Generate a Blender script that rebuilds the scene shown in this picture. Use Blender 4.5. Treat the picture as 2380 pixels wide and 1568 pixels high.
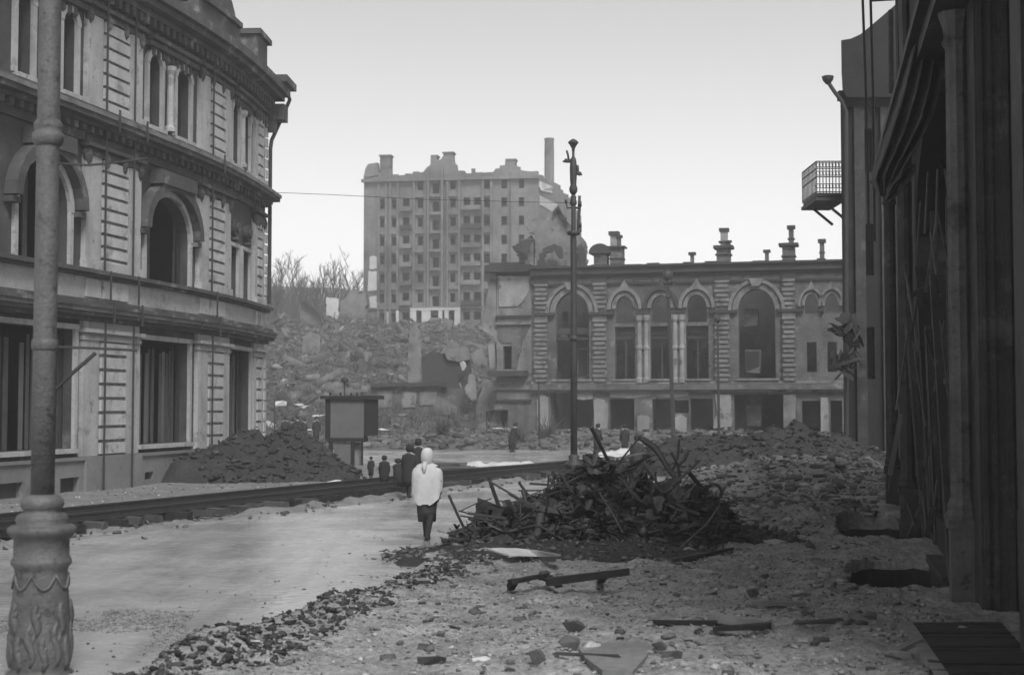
import bpy, bmesh, math, random
import numpy as np
from mathutils import Vector, Matrix
random.seed(7); RNG = np.random.default_rng(11)
SC = bpy.context.scene
for _o in list(bpy.data.objects): bpy.data.objects.remove(_o)
COL = SC.collection

# ---------------- camera, sky, sun, exposure ----------------
CAM_H = 2.7
TILT = math.atan(160/3306)
cam_d = bpy.data.cameras.new('camera'); cam = bpy.data.objects.new('camera', cam_d); COL.objects.link(cam)
cam.location = (0, 0, CAM_H); cam.rotation_euler = (math.pi/2 + TILT, 0, 0)
cam_d.sensor_width = 36; cam_d.lens = 50; cam_d.clip_start = 0.1; cam_d.clip_end = 6000
cam_d.dof.use_dof = True; cam_d.dof.focus_distance = 34; cam_d.dof.aperture_fstop = 2.0
SC.camera = cam
SUN_EL, SUN_AZ = math.radians(50), math.radians(162)      # azimuth measured from +Y towards +X
world = bpy.data.worlds.new('World'); SC.world = world; world.use_nodes = True
wn, wl = world.node_tree.nodes, world.node_tree.links
wn.clear()
w_out = wn.new('ShaderNodeOutputWorld'); w_bg = wn.new('ShaderNodeBackground')
w_sky = wn.new('ShaderNodeTexSky'); w_sky.sky_type = 'NISHITA'; w_sky.sun_disc = False
w_sky.sun_elevation = SUN_EL; w_sky.sun_rotation = SUN_AZ; w_sky.dust_density = 4.0; w_sky.air_density = 1.5
w_bw = wn.new('ShaderNodeRGBToBW')                        # black and white film: the sky carries no colour
w_mix = wn.new('ShaderNodeMath'); w_mix.operation = 'MULTIPLY_ADD'
w_mix.inputs[1].default_value = 0.22   # overcast veil over the sky's own glow
wl.new(w_sky.outputs[0], w_bw.inputs[0]); wl.new(w_bw.outputs[0], w_mix.inputs[0])
w_tc = wn.new('ShaderNodeTexCoord'); w_sp = wn.new('ShaderNodeSeparateXYZ'); wl.new(w_tc.outputs['Generated'], w_sp.inputs[0])
def w_m(op, a, b):       # fog brightens the overcast evenly all round towards the horizon
    t = wn.new('ShaderNodeMath'); t.operation = op
    for i, x in enumerate((a, b)):
        if isinstance(x, (int, float)): t.inputs[i].default_value = x
        else: wl.new(x, t.inputs[i])
    return t.outputs[0]
w_el = w_m('MAXIMUM', w_sp.outputs[2], 0.0)
w_fog = w_m('ADD', w_m('MULTIPLY', w_m('EXPONENT', w_m('MULTIPLY', w_el, -6.0), 0), 11.2), .65)
wl.new(w_fog, w_mix.inputs[2])
wl.new(w_mix.outputs[0], w_bg.inputs['Color']); wl.new(w_bg.outputs[0], w_out.inputs['Surface'])
w_bg.inputs['Strength'].default_value = 0.10
sun_d = bpy.data.lights.new('sun', 'SUN'); sun = bpy.data.objects.new('sun', sun_d); COL.objects.link(sun)
sun_d.energy = 2.1; sun_d.angle = math.radians(22); sun_d.color = (1, 1, 1)
_sv = Vector((math.sin(SUN_AZ)*math.cos(SUN_EL), math.cos(SUN_AZ)*math.cos(SUN_EL), math.sin(SUN_EL)))
sun.rotation_euler = _sv.to_track_quat('Z', 'Y').to_euler()
SC.view_settings.view_transform = 'Standard'; SC.view_settings.look = 'None'
SC.view_settings.exposure = 0.95; SC.view_settings.gamma = 1.0; SC.view_settings.use_curve_mapping = False
SC.render.filter_size = 1.9
SC.cycles.volume_bounces = 1; SC.cycles.max_bounces = 6; SC.cycles.diffuse_bounces = 3

# ---------------- measuring helpers: a sight line of the photograph meets a plane of the place ----------------
F = 3306.0
def ray(px, py):
    zc = -(py-784)/F; xc = (px-1190)/F; c, s = math.cos(TILT), math.sin(TILT)
    return xc, c - s*zc, s + c*zc
def W(px, py, Y):
    x, y, z = ray(px, py); k = Y/y
    return Vector((x*k, Y, CAM_H + z*k))
def G(px, py, z=0.0):
    x, y, d = ray(px, py); k = (z-CAM_H)/d
    return Vector((x*k, y*k, z))
def hit_poly(px, py, SX, PX, PY):
    """meets a vertical wall whose plan is the polyline (PX,PY) with length SX: returns (s, z)"""
    x, y, d = ray(px, py); r = x/y; q = PX/PY
    i = np.where((q[:-1]-r)*(q[1:]-r) <= 0)[0]
    if len(i) == 0:
        i = 0 if abs(q[0]-r) < abs(q[-1]-r) else len(SX)-2
    else: i = int(i[0])
    a = (r-q[i])/(q[i+1]-q[i]) if q[i+1] != q[i] else 0
    s = SX[i]+a*(SX[i+1]-SX[i]); Y = PY[i]+a*(PY[i+1]-PY[i])
    return s, CAM_H + d*Y/y

# ---------------- mesh helpers ----------------
class MB:
    def __init__(self, fn=None): self.v = []; self.f = []; self.fn = fn; self.pc = []
    def add(self, vs, fs):
        n = len(self.v); self.pc.append((n, len(self.f))); self.v += [tuple(p) for p in vs]; self.f += [tuple(i+n for i in f) for f in fs]
    def box(self, x0, x1, y0, y1, z0, z1, n=1, jit=0.0):
        if x1 < x0: x0, x1 = x1, x0
        if y1 < y0: y0, y1 = y1, y0
        vs = []; fs = []
        for i in range(n+1):
            x = x0+(x1-x0)*i/n
            for (y, z) in ((y0, z0), (y1, z0), (y1, z1), (y0, z1)):
                if jit: vs.append((x+random.uniform(-jit, jit), y+random.uniform(-jit, jit), z+random.uniform(-jit, jit)))
                else: vs.append((x, y, z))
        fs.append((3, 2, 1, 0))
        for i in range(n):
            a = 4*i
            for k in range(4):
                fs.append((a+k, a+(k+1) % 4, a+4+(k+1) % 4, a+4+k))
        a = 4*n; fs.append((a, a+1, a+2, a+3))
        self.add(vs, fs); return self
    def prism(self, poly, d0, d1):
        """poly in (x, z), extruded along y from d0 to d1"""
        n = len(poly)
        self.add([(p[0], d0, p[1]) for p in poly]+[(p[0], d1, p[1]) for p in poly],
                 [tuple(range(n)), tuple(range(2*n-1, n-1, -1))]+[(i, (i+1) % n, n+(i+1) % n, n+i) for i in range(n)])
        return self
    def beam(self, a, b, w, h=None, up=(0, 0, 1), w2=None, jit=0.0):
        a = Vector(a); b = Vector(b); h = h or w; k = (w2/w) if w2 else 1
        t = (b-a).normalized(); u = Vector(up)
        if abs(t.dot(u)) > .95: u = Vector((1, 0, 0))
        s = t.cross(u).normalized(); u = s.cross(t)
        vs = []
        for p, q in ((a, 1), (b, k)):
            for (i, j) in ((-1, -1), (1, -1), (1, 1), (-1, 1)):
                vs.append(p+s*(i*w/2*q)+u*(j*h/2*q)+Vector((random.uniform(-jit, jit), random.uniform(-jit, jit), random.uniform(-jit, jit))))
        self.add(vs, [(3, 2, 1, 0), (4, 5, 6, 7), (0, 1, 5, 4), (1, 2, 6, 5), (2, 3, 7, 6), (3, 0, 4, 7)]); return self
    def tube(self, pts, rs, n=8):
        pts = [Vector(p) for p in pts]
        if not hasattr(rs, '__len__'): rs = [rs]*len(pts)
        vs = []; u = None
        for i, p in enumerate(pts):
            t = (pts[min(i+1, len(pts)-1)]-pts[max(i-1, 0)]).normalized()
            if u is None:
                u = Vector((0, 0, 1)) if abs(t.z) < .9 else Vector((1, 0, 0))
            u = (u-t*u.dot(t)).normalized(); s = t.cross(u)
            for k in range(n):
                a = 2*math.pi*k/n; vs.append(p+(u*math.cos(a)+s*math.sin(a))*rs[i])
        m = len(pts)
        fs = [(i*n+k, i*n+(k+1) % n, (i+1)*n+(k+1) % n, (i+1)*n+k) for i in range(m-1) for k in range(n)]
        fs += [tuple(range(n-1, -1, -1)), tuple(range((m-1)*n, m*n))]
        self.add(vs, fs); return self
    def lathe(self, prof, c=(0, 0), n=20, lean=(0, 0), flute=0, fa=0.0, sx=1, sy=1):
        """prof: list of (r, z)"""
        vs = []; m = len(prof)
        for (r, z) in prof:
            for k in range(n):
                a = 2*math.pi*k/n; rr = r*(1+fa*math.cos(a*flute)) if flute else r
                vs.append((c[0]+lean[0]*z+rr*sx*math.cos(a), c[1]+lean[1]*z+rr*sy*math.sin(a), z))
        fs = [(i*n+k, i*n+(k+1) % n, (i+1)*n+(k+1) % n, (i+1)*n+k) for i in range(m-1) for k in range(n)]
        fs += [tuple(range(n-1, -1, -1)), tuple(range((m-1)*n, m*n))]
        self.add(vs, fs); return self
    def build(self, name, mat, parent=None, smooth=False):
        if parent and name in SPLIT and len(self.pc) > 1:      # loose pieces: each its own part
            ends = self.pc[1:]+[(len(self.v), len(self.f))]; last = None
            for (a, b), (c, d) in zip(self.pc, ends):
                if c == a: continue
                q = MB(self.fn); q.add(self.v[a:c], [tuple(i-a for i in f) for f in self.f[b:d]]); last = q.build(name, mat, parent, smooth)
            return last
        o = OFF.get(parent.name, Vector((0, 0, 0))) if parent else Vector((0, 0, 0))
        vs = [self.fn(*p) for p in self.v] if self.fn else self.v
        if not parent and vs:                        # origin at the thing's base
            a = np.array([tuple(p) for p in vs]); o = Vector(((a[:, 0].min()+a[:, 0].max())/2, (a[:, 1].min()+a[:, 1].max())/2, a[:, 2].min()))
        me = bpy.data.meshes.new(name)
        me.from_pydata([(p[0]-o[0], p[1]-o[1], p[2]-o[2]) for p in vs], [], self.f); me.update()
        bm = bmesh.new(); bm.from_mesh(me); bmesh.ops.recalc_face_normals(bm, faces=bm.faces); bm.to_mesh(me); bm.free()
        if smooth: me.polygons.foreach_set('use_smooth', [True]*len(me.polygons))
        ob = bpy.data.objects.new(name, me); COL.objects.link(ob)
        if mat: me.materials.append(mat)
        if parent: ob.parent = parent
        else: ob.location = o
        OFF[ob.name] = o
        return ob
OFF = {}
SPLIT = {'chimney_cap', 'end_wall', 'dark_opening_plate', 'quoin', 'partition_fragment', 'cornice', 'spandrel', 'burnt_frame', 'roof_finial', 'impost', 'charred_frame',
         'pale_pilaster', 'plaster_patch', 'pilaster_strip', 'window_mullion', 'window_transom', 'pier_moulding', 'floor_slab', 'interior_wall', 'pilaster_cap', 'pier', 'cellar_wall', 'bracket', 'brace'}
def thing(name, label, cat, loc=(0, 0, 0), group=None):
    o = bpy.data.objects.new(name, None); COL.objects.link(o); o.location = loc; OFF[o.name] = Vector(loc)
    o.empty_display_size = .3
    o['label'] = label; o['category'] = cat
    if group: o['group'] = group
    return o
def tag(o, label, cat, group=None):
    o['label'] = label; o['category'] = cat
    if group: o['group'] = group
    return o
def kind(o, k): o['kind'] = k; return o
def tri_mesh(name, V, T, mat, smooth=False):
    me = bpy.data.meshes.new(name); V = np.asarray(V, np.float32); T = np.asarray(T, np.int32)
    me.vertices.add(len(V)); me.vertices.foreach_set('co', V.ravel())
    k = T.shape[1]; me.loops.add(T.size); me.loops.foreach_set('vertex_index', T.ravel())
    me.polygons.add(len(T)); me.polygons.foreach_set('loop_start', np.arange(0, T.size, k, dtype=np.int32))
    me.polygons.foreach_set('loop_total', np.full(len(T), k, np.int32))
    me.update(calc_edges=True); me.validate()
    if smooth: me.polygons.foreach_set('use_smooth', [True]*len(me.polygons))
    if mat: me.materials.append(mat)
    o = bpy.data.objects.new(name, me); COL.objects.link(o); OFF[o.name] = Vector((0, 0, 0)); return o

# ---------------- numpy noise ----------------
def _h(ix, iy, sd):
    n = (ix.astype(np.int64)*374761393 + iy.astype(np.int64)*668265263 + sd*974711) & 0x7fffffff
    n = ((n ^ (n >> 13))*1274126177) & 0x7fffffff
    return ((n ^ (n >> 16)) & 0xffff)/65535.0
def vnoise(x, y, sd=0):
    x = np.asarray(x, float); y = np.asarray(y, float)
    ix = np.floor(x); iy = np.floor(y); fx = x-ix; fy = y-iy
    fx = fx*fx*(3-2*fx); fy = fy*fy*(3-2*fy)
    a = _h(ix, iy, sd); b = _h(ix+1, iy, sd); c = _h(ix, iy+1, sd); d = _h(ix+1, iy+1, sd)
    return (a+(b-a)*fx)*(1-fy)+(c+(d-c)*fx)*fy
def fbm(x, y, sd=0, o=4, g=.5):
    t = 0; a = 1; n = 0
    for i in range(o):
        t = t+a*(vnoise(x*2**i, y*2**i, sd+i*17)-.5); n += a; a *= g
    return t/n*2
def sstep(x, a, b):
    t = np.clip((x-a)/(b-a), 0, 1); return t*t*(3-2*t)

# ---------------- materials: grey, as the black and white film recorded them ----------------
def mat(name, v, var=.25, sc=3.0, rough=.85, bump=.3, bsc=20.0, fine=.1, stain=None, streak=False, island=0.0, spec=.3, bdist=.02, pits=0, ruts=0):
    m = bpy.data.materials.new(name); m.use_nodes = True; nt = m.node_tree; N, L = nt.nodes, nt.links; N.clear()
    out = N.new('ShaderNodeOutputMaterial'); bs = N.new('ShaderNodeBsdfPrincipled'); L.new(bs.outputs[0], out.inputs[0])
    geo = N.new('ShaderNodeNewGeometry')
    def noise(scale, det=6, vec=None, ro=.6):
        t = N.new('ShaderNodeTexNoise'); t.inputs['Scale'].default_value = scale; t.inputs['Detail'].default_value = det
        t.inputs['Roughness'].default_value = ro
        L.new(vec or geo.outputs['Position'], t.inputs['Vector']); return t.outputs[0]
    def math_(op, a, b=None, c=None, clamp=False):
        t = N.new('ShaderNodeMath'); t.operation = op; t.use_clamp = clamp
        for i, x in enumerate((a, b, c)):
            if x is None: continue
            if isinstance(x, (int, float)): t.inputs[i].default_value = x
            else: L.new(x, t.inputs[i])
        return t.outputs[0]
    vec = geo.outputs['Position']
    a = noise(sc, 5)
    f = math_('MULTIPLY_ADD', math_('SUBTRACT', a, .5), 4*var, 1.0)
    b = noise(sc*12, 3)
    f = math_('MULTIPLY', f, math_('MULTIPLY_ADD', math_('SUBTRACT', b, .5), 4*fine, 1.0))
    if streak:   # rain streaks running down a facade
        mp = N.new('ShaderNodeMapping'); mp.inputs['Scale'].default_value = (1.5, 1.5, .30); L.new(vec, mp.inputs['Vector'])
        s = noise(1.0, 4, mp.outputs[0], .55)
        s = math_('MULTIPLY_ADD', math_('SUBTRACT', s, .5), 4.0, 0.0, True)
        f = math_('MULTIPLY', f, math_('SUBTRACT', 1.0, math_('MULTIPLY', s, float(streak))))
    if stain:    # patches of another tone with ragged edges: (scale, threshold, factor)
        t = noise(stain[0], 8, None, .68)
        t = math_('MULTIPLY_ADD', math_('SUBTRACT', t, stain[1]), 14.0, 0.0, True)
        f = math_('MULTIPLY', f, math_('MULTIPLY_ADD', t, stain[2]-1.0, 1.0))
    if pits:     # pockmarks and chipped places
        t = noise(pits*.55, 7, None, .72); t = math_('MULTIPLY_ADD', math_('SUBTRACT', t, .60), 14.0, 0.0, True)
        f = math_('MULTIPLY', f, math_('SUBTRACT', 1.0, math_('MULTIPLY', t, .6)))
    if ruts:     # wheel and foot worn bands along the street
        mp = N.new('ShaderNodeMapping'); mp.inputs['Rotation'].default_value = (0, 0, .36); mp.inputs['Scale'].default_value = (1.1, .10, 1); L.new(vec, mp.inputs['Vector'])
        t = noise(1.0, 6, mp.outputs[0], .65); t = math_('MULTIPLY_ADD', math_('SUBTRACT', t, .46), 6.0, 0.0, True)
        f = math_('MULTIPLY', f, math_('SUBTRACT', 1.0, math_('MULTIPLY', t, float(ruts))))
        rg = math_('MULTIPLY_ADD', noise(.45, 5), .8, -.20, True); L.new(rg, bs.inputs['Roughness'])
    if island:
        f = math_('MULTIPLY', f, math_('MULTIPLY_ADD', math_('SUBTRACT', geo.outputs['Random Per Island'], .5), 2*island, 1.0))
    c = math_('MULTIPLY', f, v); c = math_('MINIMUM', math_('MAXIMUM', c, .008), .85)
    cb = N.new('ShaderNodeCombineColor')
    for i in range(3): L.new(c, cb.inputs[i])
    L.new(cb.outputs[0], bs.inputs['Base Color'])
    if not ruts: bs.inputs['Roughness'].default_value = rough
    bs.inputs['Specular IOR Level'].default_value = spec
    if bump:
        bp = N.new('ShaderNodeBump'); bp.inputs['Strength'].default_value = bump; bp.inputs['Distance'].default_value = bdist
        L.new(noise(bsc, 5), bp.inputs['Height']); L.new(bp.outputs[0], bs.inputs['Normal'])
    m['bsdf'] = 1
    return m

M = {}
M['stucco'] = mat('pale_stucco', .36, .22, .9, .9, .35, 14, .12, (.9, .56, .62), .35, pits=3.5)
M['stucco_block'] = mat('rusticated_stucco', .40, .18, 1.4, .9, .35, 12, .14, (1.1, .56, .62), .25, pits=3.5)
M['stucco_dark'] = mat('dark_cornice_plaster', .068, .45, 1.1, .9, .4, 10, .15, (1.1, .56, 1.9))  # cornices, friezes and hoods, far darker than the stucco
M['recess'] = mat('dark_mottled_wall', .058, .45, .9, .9, .3, 10, .15, (.9, .6, 1.6))  # wall between the pilasters, far darker than the stucco, mottled
M['plinth'] = mat('plinth_plaster', .17, .22, .7, .9, .3, 9, .1, (.8, .58, .7))
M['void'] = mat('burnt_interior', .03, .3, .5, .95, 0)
M['board'] = mat('weathered_board', .06, .3, 3, .85, .3, 30, .2, None, .4)
M['iron'] = mat('dark_iron', .03, .25, 3, .6, .3, 30, .15, spec=.4)
M['pole'] = mat('painted_cast_iron', .085, .35, 2.5, .6, .6, 22, .22, (4.5, .56, .5), .3, spec=.4, pits=9)
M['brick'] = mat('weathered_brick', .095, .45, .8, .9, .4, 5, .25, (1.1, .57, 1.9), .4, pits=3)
M['brick_pale'] = mat('pale_stone_trim', .15, .4, 1.2, .9, .4, 5, .25, (1.4, .56, .5), .35)
M['brick_white'] = mat('remains_of_white_plaster', .22, .3, .6, .9, .3, 5, .15, (.7, .56, .42), .2)
M['brick_dark'] = mat('sooty_brick', .04, .3, .6, .9, .4, 5, .2)
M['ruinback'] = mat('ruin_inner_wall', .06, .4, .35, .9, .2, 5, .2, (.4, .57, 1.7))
M['apart'] = mat('far_brick_block', .14, .4, .16, .9, 0, 5, .2, (.12, .54, .62), .25)
M['apart_white'] = mat('far_pale_plaster', .42, .25, .2, .9, 0, 5, .1, (.2, .56, .6))
M['apart_void'] = mat('far_window_dark', .03, .2, .3, .9, 0)  # rooms coloured dark, painting in the shade behind the windows
M['road'] = mat('wet_icy_road', .33, .22, .4, .40, .5, 5, .14, (.7, .60, .75), spec=.8, bdist=.03, ruts=.22)
M['walk'] = mat('dirty_pavement', .15, .3, .8, .8, .4, 9, .22, (.9, .58, 1.6))
M['rubble'] = mat('crushed_rubble_ground', .225, .42, 1.1, .85, 1.0, 11, .40, (2.6, .60, 1.5), bdist=.06)
M['mud'] = mat('dark_churned_earth', .028, .3, 1.2, .8, .9, 9, .35, bdist=.05)
M['stone'] = mat('broken_rubble_stones', .19, .25, 3, .85, .5, 20, .25, None, False, .65)
M['stone_pale'] = mat('pale_plaster_stones', .27, .25, 3, .85, .5, 20, .25, None, False, .5)
M['stone_dark'] = mat('dark_brick_stones', .075, .25, 3, .85, .5, 20, .25, None, False, .6)
M['hill'] = mat('overgrown_rubble_slope', .09, .4, .09, .9, .6, 1.2, .3, (.13, .57, 1.5), bdist=.3)
M['clod'] = mat('earth_clods', .034, .25, 3, .85, .5, 20, .25, None, False, .6)
M['slope_stone'] = mat('slope_stones', .085, .3, .8, .9, .4, 6, .25, None, False, .6)
M['slope_pale'] = mat('slope_plaster_lumps', .18, .3, .8, .9, .4, 6, .2, None, False, .5)
M['scrap'] = mat('burnt_scrap', .032, .4, 2, .6, .4, 20, .3, None, False, .5, .4)
M['sheet'] = mat('bare_sheet_metal', .50, .15, 2, .35, .1, 8, .1, spec=.6)
M['bark'] = mat('bare_bark', .07, .2, 1, .9, 0)
M['wood_pale'] = mat('pale_split_wood', .16, .3, 3, .8, .3, 20, .2, None, False, .4)
M['snow'] = mat('old_snow', .5, .12, 2, .7, .4, 10, .08)
M['cloth_white'] = mat('white_wool_shawl', .42, .16, 7, .95, .5, 60, .06)
M['cloth_dark'] = mat('dark_wool', .022, .2, 6, .95, .3, 60, .1)
M['cloth_mid'] = mat('dark_grey_skirt', .035, .2, 6, .95, .3, 60, .1)
M['skin'] = mat('skin', .25, .05, 6, .6, 0)
M['panel'] = mat('painted_plywood', .10, .18, 1.5, .8, .2, 12, .1, (2, .62, .75))
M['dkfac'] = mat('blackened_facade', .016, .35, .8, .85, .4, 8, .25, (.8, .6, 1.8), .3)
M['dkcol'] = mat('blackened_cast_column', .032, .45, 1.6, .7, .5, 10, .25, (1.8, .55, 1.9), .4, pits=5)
M['dkpale'] = mat('lit_column_paint', .085, .4, 1.6, .75, .5, 9, .22, (2.0, .55, .5), .4, pits=6)  # paler copy of the column colour, painting in its lit side
M['tarp'] = mat('torn_roofing_sheet', .06, .35, 1.4, .75, .4, 5, .2, (1.0, .58, 1.6), .3)

def stone_variants(n=14, flat=.6):
    out = []
    for i in range(n):
        bm = bmesh.new(); k = random.randint(7, 10)
        for j in range(k):
            p = Vector((random.gauss(0, 1), random.gauss(0, 1), random.gauss(0, 1))).normalized()
            bm.verts.new((p.x*random.uniform(.8, 1.25), p.y*random.uniform(.55, 1), p.z*flat*random.uniform(.7, 1)))
        r = bmesh.ops.convex_hull(bm, input=bm.verts)
        bmesh.ops.delete(bm, geom=[g for g in r['geom_interior'] if isinstance(g, bmesh.types.BMVert)], context='VERTS')
        bmesh.ops.triangulate(bm, faces=bm.faces); bm.verts.index_update()
        out.append((np.array([v.co[:] for v in bm.verts]), np.array([[v.index for v in f.verts] for f in bm.faces])))
        bm.free()
    return out
VAR = stone_variants()
def _brick():
    out = []
    for i in range(8):      # whole and broken bricks
        lx = random.choice((1.0, 1.0, .55, .75)); c = [(sx*lx+random.uniform(-.12, .12), sy*.48+random.uniform(-.06, .06), sz*.26+random.uniform(-.04, .04)) for sx in (-1, 1) for sy in (-1, 1) for sz in (-1, 1)]
        out.append((np.array(c), np.array([(0, 1, 3), (0, 3, 2), (4, 6, 7), (4, 7, 5), (0, 4, 5), (0, 5, 1), (2, 3, 7), (2, 7, 6), (0, 2, 6), (0, 6, 4), (1, 5, 7), (1, 7, 3)])))
    return out
VARB = _brick()
def scatter(name, P, S, m, parent=None, variants=None, tilt=.5):
    """P (n,3) positions, S (n,) radii: irregular stones joined in one mesh"""
    variants = variants or VAR; n = len(P); Vs = []; Ts = []; off = 0
    ids = RNG.integers(0, len(variants), n); yaw = RNG.uniform(0, 6.283, n); tl = RNG.normal(0, tilt, n)
    for k, (v, t) in enumerate(variants):
        q = np.where(ids == k)[0]
        if len(q) == 0: continue
        c, s = np.cos(yaw[q]), np.sin(yaw[q]); ct, st = np.cos(tl[q]), np.sin(tl[q])
        x = v[None, :, 0]; y = v[None, :, 1]; z = v[None, :, 2]
        y2 = y*ct[:, None]-z*st[:, None]; z2 = y*st[:, None]+z*ct[:, None]
        X = x*c[:, None]-y2*s[:, None]; Yv = x*s[:, None]+y2*c[:, None]
        A = np.stack([X, Yv, z2], -1)*S[q][:, None, None]+P[q][:, None, :]
        Vs.append(A.reshape(-1, 3)); T = t[None]+(np.arange(len(q))*len(v))[:, None, None]+off
        Ts.append(T.reshape(-1, 3)); off += len(q)*len(v)
    o = tri_mesh(name, np.concatenate(Vs), np.concatenate(Ts), m)
    o['kind'] = 'stuff'
    if parent:
        o.parent = parent; q = OFF[parent.name]; o.location = (-q[0], -q[1], -q[2])
        o.matrix_parent_inverse = Matrix.Identity(4)
    return o
# ---------------- the ground ----------------
def edge_right(x, y):      # distance into the rubble strewn side from the road's ragged edge
    xe = np.interp(y, [10, 14.5, 19, 25, 32, 38, 45, 60], [-4.75, -3.75, -2.75, -1.4, .6, 2.6, 5.0, 9.0])
    return x-xe
def z_rubble(x, y):
    e = edge_right(x, y)+fbm(x*.7, y*.7, 3, 4)*.9+fbm(x*3, y*3, 5, 3)*.22
    base = -.10+.20*sstep(e, -.25, .55)-.06*sstep(e, .5, 2.2)
    amp = sstep(e, -.1, .6)
    ridge = .16*np.exp(-((e-.55)/.45)**2)*sstep(-y, -24, -15)*(.6+fbm(x*1.3, y*1.3, 8, 3))
    h = fbm(x*.5, y*.5, 21, 3)*.08+fbm(x*2.2, y*2.2, 31, 4)*.075+np.abs(fbm(x*6, y*6, 41, 2))*.06
    # window wells against the right hand building
    fx = 1.9+.21*y
    well = 0
    for (cy, hw) in ((22.6, 1.6), (30.4, 1.6)):
        ww = np.abs((x-(fx-.55))/.8)**3+np.abs((y-cy)/hw)**3
        well = well-(2.9*sstep(-ww, -1.12, -.9))
    mound = 1.0*np.exp(-(((x-9.2)/4.2)**2+((y-44)/6.5)**2))*(1+.5*fbm(x*.9, y*.9, 61, 3))
    mound = mound+.38*np.exp(-(((x-6.3)/3.0)**2+((y-32.5)/2.0)**2))*(1+.6*fbm(x*1.2, y*1.2, 65, 3))
    return base+amp*(h+ridge+mound)+well
def z_hill(x, y):
    yy = np.interp(y, [88, 100, 108, 118, 150, 175, 200, 230, 300], [0, .5, 1.0, 2.2, 5.8, 9.6, 13.6, 15.0, 17.0])
    n = fbm(x*.08, y*.08, 71, 4)*2.4*sstep(y, 100, 140)+fbm(x*.35, y*.35, 73, 4)*.9*sstep(y, 95, 125)
    right = sstep(-x, -6, 6)      # east of the ruin the ground stays low
    return (yy+n)*(.18+.82*right)
def grid(name, x0, x1, y0, y1, nx, ny, fn, m, warp=None, smooth=True):
    xs = np.linspace(x0, x1, nx+1)
    ys = np.linspace(0, 1, ny+1)**(warp or 1)*(y1-y0)+y0
    X, Y = np.meshgrid(xs, ys); Z = fn(X, Y)
    V = np.stack([X, Y, Z], -1).reshape(-1, 3)
    i = np.arange(ny)[:, None]*(nx+1)+np.arange(nx)[None]
    Fq = np.stack([i, i+1, i+nx+2, i+nx+1], -1).reshape(-1, 4)
    return tri_mesh(name, V, Fq, m, smooth)
# the ground sheet, out to the horizon
_gx = [-2500, -25.9, 21.9, 2500]; _gy = [-60, 8.1, 61.9, 4500]
kind(tri_mesh('ground', [(x, y, -.16) for y in _gy for x in _gx], [(r*4+c, r*4+c+1, r*4+c+5, r*4+c+4) for r in range(3) for c in range(3) if (r, c) != (1, 1)], M['walk']), 'structure')
def z_road(x, y):
    dip = -.03*np.exp(-((x+.22*0-(-7.2+.25*y))/.5)**2)
    return -3.3*sstep(edge_right(x, y), 1.6, 2.2)+fbm(x*.25, y*.25, 91, 3)*.02+fbm(x*1.6, y*1.6, 93, 3)*.008+dip
kind(grid('road', -14, 22, 8, 62, 180, 260, z_road, M['road']), 'structure')
kind(grid('cross_road', -30, 22, 61.5, 89, 100, 60, lambda x, y: .01+fbm(x*.3, y*.3, 95, 3)*.03, M['road']), 'structure')
kind(grid('rubble_ground', -6.5, 13.6, 8, 32, 330, 380, z_rubble, M['rubble'], 1.15), 'structure').name = 'rubble_ground'
kind(grid('rubble_ground', -2, 20, 31.9, 62, 200, 260, z_rubble, M['rubble']), 'structure')
# pavement before the left building
def z_walk(x, y):
    xe = np.interp(y, [20, 28.5, 33, 40, 50, 62], [-11.6, -9.9, -8.9, -6.9, -3.6, -1.0])
    e = xe-x+fbm(x*.9, y*.9, 97, 3)*.5
    return -.12+.2*sstep(e, -.2, .5)+fbm(x*.6, y*.6, 99, 4)*.05*sstep(e, 0, 1)
kind(grid('pavement', -26, 0, 20, 63, 150, 220, z_walk, M['walk']), 'structure')
def z_mid(x, y):
    return -.1+.45*sstep(y, 86, 90)*(.6+fbm(x*.3, y*.3, 111, 4))+.55*sstep(y, 90, 104)+fbm(x*.6, y*.6, 113, 4)*.35*sstep(y, 87, 92)
kind(grid('rubble_verge', -34, 34, 85.5, 112, 180, 80, z_mid, M['hill']), 'structure')
kind(grid('hillside', -90, 60, 104, 300, 260, 300, lambda x, y: z_hill(x, y)-.2, M['hill'], 1.2), 'structure')
def z_far(x, y):
    return 14+33*np.exp(-(((x+85)/95)**2+((y-520)/120)**2))+6*fbm(x*.01, y*.01, 131, 4)-16*sstep(-y, -320, -290)
kind(grid('distant_hill', -320, 160, 290, 700, 80, 60, z_far, M['hill']), 'structure')
# haze
def haze():
    mb = MB(); mb.box(-420, 420, -20, 760, -1.2, 62)
    m = bpy.data.materials.new('haze_air'); m.use_nodes = True; nt = m.node_tree; nt.nodes.clear()
    o = nt.nodes.new('ShaderNodeOutputMaterial'); p = nt.nodes.new('ShaderNodeVolumePrincipled')
    p.inputs['Color'].default_value = (.95, .95, .95, 1); p.inputs['Density'].default_value = .0013
    p.inputs['Anisotropy'].default_value = .35
    nt.links.new(p.outputs[0], o.inputs['Volume'])
    return kind(mb.build('haze', m), 'stuff')
haze()
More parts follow.
